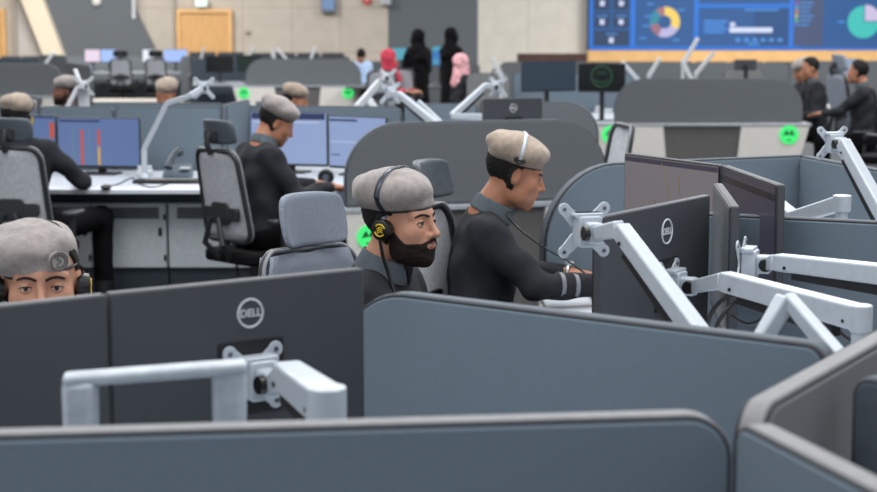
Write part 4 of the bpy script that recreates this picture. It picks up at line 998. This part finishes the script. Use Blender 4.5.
monitor('monitor with red and yellow column bars beside the black-clad man', XY(54.5, 11.05), XY(137.5, 10.95), 1.088, hgt=0.325, detail=False, screen=blue_scr, stand=0.72, bevel=0,
        paint=screen_bits([(0.03, 0.91, 0.52, 0.95, bar_l), (0.285, 0.06, 0.315, 0.76, red_l), (0.49, 0.45, 0.52, 0.76, red_l), (0.49, 0.06, 0.52, 0.42, yel_l), (0.38, 0.06, 0.40, 0.8, grn_l), (0.18, 0.06, 0.20, 0.8, grn_l)]))
monitor('blue monitor partly behind the taupe beret at far left', XY(-28, 11.3), XY(53, 11.08), 1.098, hgt=0.325, detail=False, screen=blue_scr, stand=0.72, bevel=0,
        paint=screen_bits([(0.02, 0.94, 0.98, 0.97, bar_l), (0.93, 0.55, 0.98, 0.86, red_l), (0.45, 0.30, 0.92, 0.34, wht_l)]))
monitor('pale blue monitor directly beyond the bent man\'s face', XY(249, 11.2), XY(326.5, 11.05), 1.12, hgt=0.355, detail=False, screen=pale_scr, stand=0.72, bevel=0,
        paint=screen_bits([(0.02, 0.86, 0.97, 0.975, bar_l), (0.04, 0.80, 0.9, 0.82, wht_l)]))
monitor('pale grey-blue monitor half hidden by the rounded screen', XY(328, 11.05), XY(386, 10.8), 1.10, hgt=0.34, detail=False, screen=pale_scr, stand=0.72, bevel=0,
        paint=screen_bits([(0.02, 0.90, 0.5, 0.94, bar_l), (0.05, 0.25, 0.2, 0.27, bar_l), (0.04, 0.5, 0.8, 0.515, wht_l)]))
t = thing('desk_phone', 'dark desk phone with raised handset right of the striped monitor', 'phone', G(178, 178, 0.72))
c = G(178, 178, 0.72)
m = MB(); m.prism([(-0.09, 0), (0.09, 0), (0.09, 0.09), (-0.09, 0.03)], c, (0, 1, 0), (0, 0, 1), 0.17); m.build('phone_base', mat('slate phone plastic', (70, 84, 96), 0.4), t, bevel=0.006)
m = MB(); m.tube([c + Vector((-0.05, -0.07, 0.07)), c + Vector((-0.045, -0.05, 0.10)), c + Vector((-0.02, 0.02, 0.155)), c + Vector((0.0, 0.05, 0.17)), c + Vector((0.005, 0.07, 0.15))], [0.028, 0.022, 0.019, 0.022, 0.028], 12); m.build('handset', mat('dark handset', (48, 58, 68), 0.35), t)
m = MB(); m.box(c + Vector((0.05, -0.02, 0.066)), (0.06, 0.08, 0.01)); m.build('keypad', silver2, t)
t = thing('charging_stand', 'small white block stand at the foot of the thin arm', 'stand', G(145, 176, 0.72)); c = G(145, 176, 0.72)
MB().box(c + Vector((0, 0, 0.02)), (0.10, 0.08, 0.04)).build('stand_body', silver2, t, bevel=0.008); MB().box(c + Vector((0, 0, 0.05)), (0.09, 0.02, 0.035)).build('slot_ridge', silver2, t, bevel=0.004)
t = thing('keyboard', 'black keyboard on the long white desk before the phone', 'keyboard', G(162, 183, 0.72)); c = G(162, 183, 0.72)
MB().box(c + Vector((0.03, 0, 0.012)), (0.40, 0.13, 0.018)).build('keyboard_body', mon_blk, t, bevel=0.004); MB().box(c + Vector((0.03, 0, 0.023)), (0.37, 0.11, 0.006)).build('keys', chair_blk, t)
props(MB().ball(G(106, 187, 0.735), 0.032, (1, 1.6, 0.55)).build('mouse', mon_blk, origin=G(106, 187, 0.72)), 'black mouse right of the black-clad man\'s hand', 'mouse')
cable('thin grey cable curling across the long white desk', [G(106, 186, 0.726), G(118, 184, 0.726), G(132, 178, 0.726), G(140, 184, 0.726), G(154, 187, 0.726), G(172, 182, 0.726)], 0.004)
t = thing('conference_speaker', 'small round black speaker on a stand under the pale monitor', 'speaker', G(326, 188, 0.72)); c = G(326, 188, 0.72)
MB().cyl(c, c + Vector((0, 0, 0.02)), 0.05, 0.04).build('base', mon_blk, t); MB().cyl(c + Vector((0, -0.03, 0.065)), c + Vector((0, 0.03, 0.065)), 0.048, 0.048, 24).build('speaker_body', mon_blk, t, bevel=0.008); MB().cyl(c + Vector((0, -0.034, 0.065)), c + Vector((0, -0.03, 0.065)), 0.02, n=18).build('dial', mat('slate dial', (86, 96, 110), 0.3), t)
props(MB().box(G(304, 184, 0.723), (0.21, 0.30, 0.004), rz=0.3).build('paper', mat('white paper', (225, 230, 236), 0.8), origin=G(304, 184, 0.72)), 'white paper sheet under the bent man\'s hand', 'paper')
p = person('person in black bent right over the desk, grey beret tipped forward', (-0.99, 9.24), R_(-62), head=(0, 0.12, 1.150), hyaw=R_(-18), hpitch=-0.50, h=0.008, beret=beret_g, flop=1, lean=0.02, shz=0.975, skinm=skin_d, elb=[(0.22, 0.14, 0.76), (-0.24, 0.18, 0.78)], wri=[(0.10, 0.40, 0.79), (-0.12, 0.42, 0.79)])
p = person('person in black seen from behind at far left, taupe beret', (-2.44, 9.75), R_(-14), head=(0, 0.05, 1.150), h=0.009, hpitch=-0.1, beret=beret_t, flop=1, skinm=skin_k, lean=0.06, shz=0.97, elb=[(0.33, 0.20, 0.78), (-0.26, 0.1, 0.76)], wri=[(0.20, 0.42, 0.785), (-0.16, 0.36, 0.78)], knees=[(0.36, 0.38, 0.55), (-0.15, 0.42, 0.53)])
headset(p, 'black headset on the man seen from behind at far left')
arm('thin silver arm bending up over the phone to an X bracket', Q(204, 88, 10.6), (-0.1, -1, 0), [Q(190, 96, 10.5), Q(167, 103, 10.6), Q(144, 149, 10.7)], post=Q(144, 149, 10.7), cover=False, w=0.022, hh=0.032, lower_w=0.022, s=0.055)
# rounded unit behind the typing man
U1a, U1b = XY(343, 8.85), XY(607, 9.35)
end_unit('desk end with cream and dark front behind the bearded man', (U1a[0], U1a[1] - 0.03), (U1b[0], U1b[1] - 0.03), wings=(0.36, 0.76), emu=(0.085, 0.93), emz=0.575, er=0.062, taper=0.05, depth=0.14)
divider('wide rounded grey fabric screen behind the two central men', U1a, U1b, z0=0.735, ra=0.30, rb=0.30, m=fabric_g)
divider('grey fabric screen behind the wide rounded screen, left part', XY(404, 11.3), XY(478, 11.2), z0=0.0, ra=0.03, rb=0.03)
divider('grey fabric screen with rounded right end behind the small logo monitor', XY(480, 11.6), XY(600, 11.4), z0=0.0, ra=0.03, rb=0.22, m=fabric_g)
MD = monitor('small charcoal monitor back with round logo above the rounded screen', XY(541, 10.35), XY(482, 10.15), 1.245, hgt=0.30, logo=True, stand=0.72)
desk('white desk hidden behind the wide rounded screen', [(XY(345, 9.0)[0], 9.45), (XY(575, 9.5)[0], 9.95), (XY(600, 9.5)[0], 11.2), (XY(420, 9.5)[0], 11.0)], legs=((-0.3, 10.6),))
arm('silver arm bent at an elbow above the taupe beret', Q(498, 87, 10.75), (-0.5, -0.87, 0), [Q(486, 85, 10.65), Q(452, 116, 10.5), Q(484, 117, 10.4)], post=Q(484, 117, 10.4), w=0.035, hh=0.04, s=0.05)
arm('silver arm sloping down right above the bearded man', Q(390, 93, 10.7), (0.3, -0.95, 0), [Q(399, 94, 10.6), Q(436, 124, 10.3)], post=Q(436, 124, 10.3), w=0.04, hh=0.045, s=0.055)
arm('thin silver arm just right of the arm sloping above the bearded man', None, None, [Q(418, 101, 10.9), Q(440, 122, 10.8)], post=Q(440, 122, 10.8), plate_on=False, cover=False, w=0.025, hh=0.03)
arm('thick white arm slanting up towards the red headscarf', Q(388, 78, 12.3), (-0.4, -0.9, 0), [Q(380, 81, 12.3), Q(357, 108, 12.2)], post=Q(357, 108, 12.2), cover=False, w=0.045, hh=0.05, s=0.055, metal=silver2)
arm('short white arm beneath the thick white arm', None, None, [Q(366, 96, 12.5), Q(376, 112, 12.3)], post=Q(376, 112, 12.3), plate_on=False, cover=False, w=0.055, hh=0.045, metal=silver2)
arm('white arm and upright beside the bearded man at upper left', Q(84, 86, 12.4), (0.1, -1, 0), [Q(77, 88, 12.35), Q(65, 112, 12.3)], post=Q(65, 112, 12.3), cover=False, w=0.03, hh=0.03, s=0.06, metal=silver2)
c = Q(84, 96, 12.45)
props(MB().beam((c.x, c.y, 0.72), (c.x, c.y, 1.25), 0.075, 0.05, up=(0, 1, 0)).build('column', silver2, origin=(c.x, c.y, 0.72), bevel=0.006), 'white square post right of the upper left bearded man', 'post')
c0, c1 = Q(80, 82, 12.5), Q(75, 69, 12.5)
props(MB().beam(c0, c1, 0.055, 0.02).build('bracket_plate', mat('bright white plastic', (236, 240, 246), 0.4), origin=c0, bevel=0.004), 'bright white tilted plate above the white post', 'bracket')
# ================================================================== middle right unit
U2a, U2b = XY(594, 16.95), XY(812, 16.95)
end_unit('far desk front of cream and dark panels with green emblems, right of centre', U2a, U2b, emu=(0.085, 0.905), emz=0.615, depth=0.3)
divider('wide rounded grey fabric screen below the video wall', XY(615, 17.0), XY(805, 17.0), z0=0.735, ra=0.30, rb=0.30, m=fabric_g)
divider('tall grey panel end beside the dark monitors', XY(467, 19.4), XY(511, 19.2), z0=0.0, ra=0.10, rb=0.10, m=mat('light grey fabric', (128, 130, 130), 0.95))
divider('blue-grey screen behind the pair of dark monitors', XY(513, 19.5), XY(642, 19.5), z0=0.0, ra=0.05, rb=0.05)
desk('white desk under the green-emblem monitor', [XY(520, 17.15), XY(640, 17.2), XY(640, 19.4), XY(520, 19.4)], legs=(XY(560, 18.8),))
emb_m = mat('dark green lit emblem', (20, 70, 45), emit=(24, 78, 50), es=0.6)
def wreath(s, o, ex, ez, n, L, hgt):
    c = o + ex * (L * 0.5) + ez * (hgt * 0.55)
    m = MB(); m.tube([c + (ex * math.cos(a) + ez * math.sin(a)) * 0.105 for a in [2 * PI * k / 30 for k in range(30)]], 0.010, 6, closed=True)
    m.tube([c + ex * x + ez * z for x, z in ((-0.07, -0.035), (-0.03, -0.06), (0.03, -0.06), (0.07, -0.035))], 0.008, 6)
    m.tube([c + ex * x + ez * z for x, z in ((-0.05, 0.02), (-0.02, 0.05), (0.0, 0.02), (0.02, 0.05), (0.05, 0.02))], 0.008, 6)
    m.build('screen_emblem', emb_m, s)
monitor('black monitor with a dark green round emblem right of centre', XY(578.5, 17.6), XY(626, 17.5), 1.31, hgt=0.295, detail=False, screen=mat('black screen', (12, 16, 18), 0.2), stand=0.72, paint=wreath, bevel=0)
monitor('wide dark blue monitor left of the green-emblem monitor', XY(522.5, 17.3), XY(576.5, 17.6), 1.335, hgt=0.31, detail=False, screen=mat('dark blue screen', (44, 58, 74), 0.3, emit=(44, 56, 70), es=0.95), stand=0.72, bevel=0)
nochair = chair('dark-framed mesh chair back between the rounded screens', 'mesh', hr=False)
put(nochair, (XY(630, 9.6)[0] - 0.27, 9.8, 0), R_(100)); nochair.scale = (1.02,) * 3
t = thing('desk_phone', 'white desk phone on the white desk under the green-emblem monitor', 'phone', G(603, 112, 0.72)); c = G(603, 112, 0.72)
MB().box(c + Vector((0, 0, 0.02)), (0.2, 0.18, 0.04)).build('phone_base', silver2, t, bevel=0.008); MB().box(c + Vector((-0.06, 0, 0.055)), (0.05, 0.18, 0.035)).build('handset', silver2, t, bevel=0.01)
props(MB().box(G(588, 114, 0.735), (0.07, 0.1, 0.03)).build('stapler', mat('navy plastic', (40, 50, 80), 0.4), origin=G(588, 114, 0.72)), 'small navy object on the white desk left of the phone', 'stapler')
# far unit at centre left
end_unit('distant desk front with two green emblems, centre left', XY(232, 28.6), XY(361, 28.6), emu=(0.085, 0.895), emz=0.60, depth=0.3)
divider('distant rounded grey fabric screen above the two green emblems', XY(245, 28.8), XY(361, 28.8), z0=0.735, ra=0.30, rb=0.30, m=fabric_g)
# left far unit
end_unit('distant grey desk front at the left edge behind the bearded man', XY(-70, 24.0), XY(62, 24.0), em=(0, 0), wings=(0.30, 0.84), depth=0.3)
divider('long grey fabric screen at the upper left edge', XY(-70, 24.1), XY(62, 24.1), z0=0.73, z1=1.19, ra=0.1, rb=0.28, m=fabric_g)
divider('short slanted grey screen end right of the upper left fabric screen', XY(66, 26), XY(91, 23.6), z0=0.0, ra=0.05, rb=0.15, m=fabric_g)
desk('narrow beige desk edge below the two distant black chairs', [XY(91, 22.3), XY(182, 22.3), XY(182, 23.4), XY(91, 23.4)], m=mat('beige edge', (132, 124, 114), 0.6), legs=(XY(100, 22.8), XY(170, 22.8)))
blk = chair('distant black chair with grey back, left of the pair', 'mesh')
for o in kids(blk):
    if o.name.startswith('headrest') and not o.name.startswith('headrest_b'):
        o.data.materials[0] = chair_blk
put(blk, (XY(121, 34)[0], 34, 0), R_(4))
mesh_chair('distant black chair with grey back, right of the pair', XY(158, 34)[0], 34, R_(-5), 1.0, blk)
for (a, b, col, lab) in ((84, 99.5, (214, 196, 214), 'distant pinkish lit monitor, leftmost of the row'), (100, 117, (150, 178, 232), 'distant light blue monitor behind the left black chair'), (142, 156, (214, 222, 232), 'distant white lit monitor between the two black chairs'), (163, 187, (150, 176, 232), 'distant wide blue monitor right of the right black chair')):
    monitor(lab, XY(a, 38.6), XY(b, 38.6), 1.215, hgt=0.29, detail=False, screen=mat('lit %d %d %d' % col, col, emit=col, es=0.95), stand=0.72, bevel=0)
desk('distant grey desk carrying the row of lit monitors', [XY(60, 37.6), XY(192, 37.6), XY(192, 39.4), XY(60, 39.4)], m=mat('grey laminate', (120, 126, 132), 0.5), legs=(XY(66, 38), XY(186, 38)))
divider('distant slate screen below the slanted cream beam', XY(60, 39.6), XY(196, 39.6), z0=0.0, z1=1.05, m=fabric_g)
divider('distant slate screen at the upper left edge', XY(-40, 33), XY(40, 33), z0=0.0, z1=1.12, m=mat('deep slate fabric', (66, 76, 86), 0.95))
divider('distant slate screen at the foot of the cream beam', XY(38, 31.5), XY(66, 31), z0=0.0, z1=1.20, m=fabric_g)
divider('distant blue-grey screen under the oak door, right part', XY(190, 31.5), XY(262, 31.5), z0=0.0, z1=1.13, m=mat('deep slate fabric', (66, 76, 86)))
monitor('distant black monitor below the oak door', XY(205, 30.2), XY(233, 30.2), 1.20, hgt=0.30, detail=False, stand=0.72, screen=mat('black screen', (12, 16, 18)), bevel=0)
monitor('distant black-green monitor left of the distant rounded screen', XY(236, 30.2), XY(262, 30.2), 1.21, hgt=0.30, detail=False, stand=0.72, screen=mat('black green screen', (14, 34, 28), 0.3), bevel=0)
desk('distant white desk below the black monitors', [XY(192, 29.2), XY(250, 29.2), XY(250, 31.2), XY(192, 31.2)], m=mat('grey laminate', (120, 126, 132)), legs=(XY(200, 30),))
# long dark monitor rows in front of the back wall
def far_row(px0, px1, Y, n, zt, lab, col=(34, 38, 46)):
    w_ = (px1 - px0) / n
    names = ['first', 'second', 'third', 'fourth', 'fifth', 'sixth', 'seventh', 'eighth']
    for k in range(n):
        monitor(lab % names[k], XY(px0 + w_ * (k + 0.96), Y), XY(px0 + w_ * (k + 0.04), Y), zt, hgt=0.30, detail=False, stand=0.72, bevel=0)
far_row(188, 245, 36, 2, 1.19, '%s dark monitor from the left in the row under the oak door')
far_row(247, 345, 36, 4, 1.17, '%s dark monitor from the left in the row behind the distant rounded screen')
far_row(0, 62, 34.4, 3, 1.13, '%s dark monitor from the left in the distant row at the upper left')
far_row(588, 800, 30, 6, 1.10, '%s dark monitor back from the left in the row below the video wall sill')
for (a, b, Y, z, lab) in ((180, 350, 36.6, 1.10, 'distant long slate screen below the beige wall'), (500, 592, 26, 1.17, 'distant grey screen behind the wide dark blue monitor'), (592, 790, 26.5, 1.15, 'distant grey screen below the video wall'), (790, 900, 28, 1.15, 'distant grey screen behind the men at the upper right'), (345, 400, 33, 1.05, 'distant slate screen behind the pale blue shirt'), (400, 480, 36, 0.95, 'distant slate screen behind the black-robed women')):
    divider(lab, XY(a, Y), XY(b, Y), z0=0.0, z1=z, m=fabric_g, t=0.06)
props(MB().box(((X(518) + X(586)) / 2 * 30 / 42, 30, 0.62), (68 * 30 / F, 0.4, 1.24)).build('credenza', mat('dark wood', (74, 48, 42), 0.5, var=0.1, scale=8), origin=((X(518) + X(586)) / 2 * 30 / 42, 30, 0)), 'low dark brown wooden cabinet behind the wide dark blue monitor', 'cabinet')
monitor('small navy monitor back above the right end of the rounded screen', XY(757, 20.5), XY(735, 20.5), 1.30, hgt=0.13, detail=False, bevel=0, stand=0.72)
divider('low grey screen above the right end of the rounded screen', XY(724, 21), XY(765, 21), z0=0.0, z1=1.18, m=mat('light grey fabric', (128, 130, 130)))
# distant white arms: tip, (elbow), foot
arms_ = [
    ((622, 62), (640, 82), 19.5, 'white arm leaning left of the rounded screen under the video wall'),
    ((660, 58), (649, 76), 20.5, 'white arm leaning right below the donut chart'),
    ((698, 38), (683, 64), 19.8, 'tall white arm raised against the video wall'),
    ((682, 60), (691, 79), 19.3, 'white arm slanting down under the tall raised arm'),
    ((714, 52), (696, 74), 21.0, 'thin white arm right of the tall raised arm'),
    ((492, 58), (501, 76), 19.0, 'white arm above the tall grey panel end'),
    ((255, 47), (246, 60), 33.0, 'distant white arm right of the oak door'),
    ((272, 48), (275, 62), 30.2, 'distant white arm standing upright behind the rounded screen'),
    ((277, 48), (287, 60), 30.0, 'distant white arm leaning left behind the rounded screen'),
    ((315, 46), (310, 62), 30.4, 'distant white arm behind the right half of the distant rounded screen'),
    ((204, 47), (200, 62), 32.0, 'distant white arm in front of the oak door'),
    ((54, 52), (44, 66), 25.5, 'white arm at the foot of the cream beam'),
]
for (tp, ft, Y, lab) in arms_:
    a, b = Q(tp[0], tp[1], Y), Q(ft[0], ft[1], Y)
    arm(lab, None, None, [a, b], post=b, plate_on=False, cover=False, w=0.05, hh=0.05, metal=silver2)
# ================================================================== distant people
p = person('person in grey beret facing right behind the bent man', (XY(287, 14)[0], 14.1), R_(-95), head=(0, 0.06, 1.075), hpitch=-0.25, h=0.010, beret=beret_t, flop=1, shz=0.88, skinm=skin_d, lean=0.03)
p = person('bearded person in grey beret facing left, upper left', (XY(67, 14.5)[0], 14.6), R_(118), head=(0, 0.06, 1.13), h=0.010, beret=beret_g, flop=-1, beard=1, shz=0.90, skinm=skin_k, lean=0.03)
p = person('person in grey beret looking down behind the low screen, upper left', (XY(164, 14.5)[0], 14.65), R_(172), head=(0, 0.08, 1.105), hpitch=-0.3, h=0.010, beret=beret_t, flop=-1, shz=0.88, skinm=skin_d, lean=0.03)
p = person('person in grey beret leaning left at the right end of the rounded screen', (XY(814, 19.3)[0], 19.4), R_(105), head=(0, 0.12, 1.19), hpitch=-0.45, h=0.012, beret=beret_g, flop=-1, skinm=skin_d, lean=0.05, shz=1.0)
p = person('black-haired person in black right of the leaning beret, upper right', (XY(822, 18.2)[0], 18.4), R_(100), head=(0, 0.08, 1.24), hpitch=-0.2, h=0.012, skinm=skin_d, lean=0.04, shz=1.04)
p = person('black-haired person in black seated at the right edge facing left', (XY(869, 17)[0], 17.0), R_(66), head=(0, 0.10, 1.235), h=0.012, skinm=skin_d, lean=0.02, shz=1.03, elb=[(0.22, 0.22, 0.85), (-0.22, 0.22, 0.85)], wri=[(0.14, 0.42, 0.82), (-0.14, 0.42, 0.82)])
gchair = mesh_chair('tall grey chair back seen from the side between the far right men', XY(868, 17.4)[0], 17.5, R_(-80), 1.12, k3)
mesh_chair('black mesh chair cut by the right edge near the top', XY(872, 15.4)[0] + 0.2, 15.4, R_(60), 1.05, blk)
mesh_chair('black chair beneath the person seated at the right edge', XY(866, 17)[0], 17.1, R_(85), 0.95, blk)
monitor('lit blue-white monitor left of the man at the right edge', XY(838, 20.8), XY(860, 21.0), 1.30, hgt=0.29, detail=False, stand=0.72, bevel=0, screen=mat('lit 150 172 205', (150, 172, 205), emit=(150, 172, 205), es=0.8))
desk('dark desk in front of the men at the upper right', [XY(812, 20.4), XY(905, 20.4), XY(905, 21.6), XY(812, 21.6)], m=mat('dark laminate', (60, 64, 70), 0.5), legs=(XY(820, 21), XY(895, 21)))
def robe(p, h_top=1.42, w=0.14, col=None):
    f = lambda q: smin(cap(q * N3((1, 1.15, 1)), (0, 0, 0.10), (0, 0, h_top - 0.12), w + 0.09, w - 0.02), cap(q, (-0.13, 0, h_top - 0.10), (0.13, 0, h_top - 0.10), 0.085), 0.08) + fold(q, 0.006)
    link_mesh('robe', surfnet(lambda q: smax(f(q), 0.02 - q[:, 2], 0.01), (-0.4, -0.4, 0), (0.4, 0.4, h_top + 0.1), 0.016), col or abaya, p['obj'])
p = person('standing person in a black robe and veil before the slate column', (XY(418, 25.8)[0], 25.8), R_(35), head=(0, 0.02, 1.53), h=0.013, stand=True, lean=0.0, shz=1.30, hair=False, collar=False, veil=abaya, elb=[(0.22, 0.05, 1.05), (-0.22, 0.05, 1.05)], wri=[(0.12, 0.20, 1.0), (-0.12, 0.20, 1.0)], shirt=abaya); robe(p)
p = person('standing person in black veil behind the pink-scarfed sitter', (XY(451, 27.5)[0], 27.5), R_(-45), head=(0, 0.02, 1.555), h=0.013, stand=True, lean=0.0, shz=1.32, hair=False, collar=False, veil=abaya, elb=[(0.22, 0.05, 1.05), (-0.22, 0.05, 1.05)], wri=[(0.12, 0.20, 1.0), (-0.12, 0.20, 1.0)], shirt=abaya); robe(p)
redw = mat('red and white check cloth', (176, 50, 70), 0.9, var=0.25, scale=22); pinkw = mat('pink and white check cloth', (212, 158, 164), 0.9, var=0.25, scale=20)
p = person('seated person with a pink and white scarf beside the black veils', (XY(459, 25)[0], 25), R_(-70), head=(0, 0.05, 1.17), h=0.012, veil=pinkw, hair=False, shz=0.95, collar=False, lean=0.05)
p = person('seated person in a red and white headscarf left of the black robe', (XY(387, 24.9)[0], 24.9), R_(-110), head=(0, 0.04, 1.24), h=0.012, veil=redw, hair=False, shz=1.0, collar=False, shirt=redw)
pb = mat('pale blue cotton', (170, 194, 226), 0.9)
p = person('seated person in a pale blue shirt left of the red headscarf', (XY(361, 30.9)[0], 30.9), R_(20), head=(0, 0.02, 1.20), h=0.012, shirt=pb, shz=1.02, collar=False)
mesh_chair('distant dark-framed chair below the red headscarf', XY(381, 24)[0], 24.1, R_(3), 1.0, nochair)
mesh_chair('distant dark-framed chair left of the black robe', XY(402, 25.6)[0], 25.2, R_(-4), 1.0, nochair)
mesh_chair('distant chair seen from the side left of the tall grey panel', XY(481, 24.5)[0], 24.6, R_(110), 1.0, nochair)
teal = mat('lit teal', (80, 160, 180), emit=(84, 164, 184), es=0.8); tile_b = mat('lit 60 120 190', (60, 120, 190), emit=(50, 120, 190), es=0.8)
monitor('teal-topped monitor between the red headscarf and the black robe', XY(392, 28.5), XY(412, 28.5), 1.36, hgt=0.22, detail=False, stand=0.72, bevel=0, screen=teal)
monitor('blue tiled monitor between the two black-robed people', XY(432, 29), XY(449, 29), 1.38, hgt=0.34, detail=False, stand=0.72, bevel=0, screen=tile_b, paint=screen_bits([(0.02, 0.78, 0.98, 0.97, teal), (0.1, 0.1, 0.3, 0.35, teal), (0.4, 0.1, 0.6, 0.35, grn_l), (0.7, 0.45, 0.9, 0.7, teal)]))
desk('distant desk carrying the teal monitors', [XY(345, 28), XY(475, 28), XY(475, 30.2), XY(345, 30.2)], m=mat('dark laminate', (60, 64, 70)), legs=(XY(350, 29), XY(470, 29)))
# desks and chairs the distant sitters use
for (px, Y, lab) in ((292, 14.1, 'grey chair of the person in grey beret behind the bent man'), ):
    mesh_chair(lab, XY(px - 6, Y)[0], Y, R_(-95), 0.85)
mesh_chair('grey chair under the bearded person at the upper left', XY(69, 14.5)[0], 14.62, R_(118), 0.82)
mesh_chair('grey chair under the person looking down at the upper left', XY(164, 14.6)[0], 14.75, R_(172), 0.80)

# desks under the distant monitor rows
desk('distant dark desk under the row of monitors at the beige wall', [XY(186, 35.3), XY(347, 35.3), XY(347, 36.35), XY(186, 36.35)], m=mat('dark laminate', (60, 64, 70)), legs=(XY(190, 35.6), XY(340, 35.6)))
desk('distant dark desk under the monitors at the upper left edge', [XY(-4, 33.8), XY(64, 33.8), XY(64, 35.0), XY(-4, 35.0)], m=mat('dark laminate', (60, 64, 70)), legs=(XY(0, 34), XY(60, 34)))
desk('distant dark desk under the monitors below the video wall', [XY(586, 29.0), XY(802, 29.0), XY(802, 30.4), XY(586, 30.4)], m=mat('dark laminate', (60, 64, 70)), legs=(XY(600, 29.4), XY(790, 29.4)))
GR = {'chair': 'headrest office chairs of the control room', 'monitor': 'monitors on the control room desks', 'monitor arm': 'silver adjustable monitor arms', 'divider': 'fabric screens between the desks', 'cabinet': 'cabinets under the long white desk', 'person': 'people at the control room desks', 'desk': 'desks of the control room'}
for o in C.objects:
    c_ = o.get('category')
    if o.parent is None and c_ in GR and 'group' not in o.keys(): o['group'] = GR[c_]
desk('small distant grey desk under the navy monitor', [XY(722, 19.9), XY(768, 19.9), XY(768, 20.9), XY(722, 20.9)], m=mat('dark laminate', (60, 64, 70)), legs=(XY(730, 20.1), XY(760, 20.1)))
C.objects[-1]
for o in C.objects:
    if o.parent is None and o.get('category') == 'desk' and 'group' not in o.keys(): o['group'] = GR['desk']
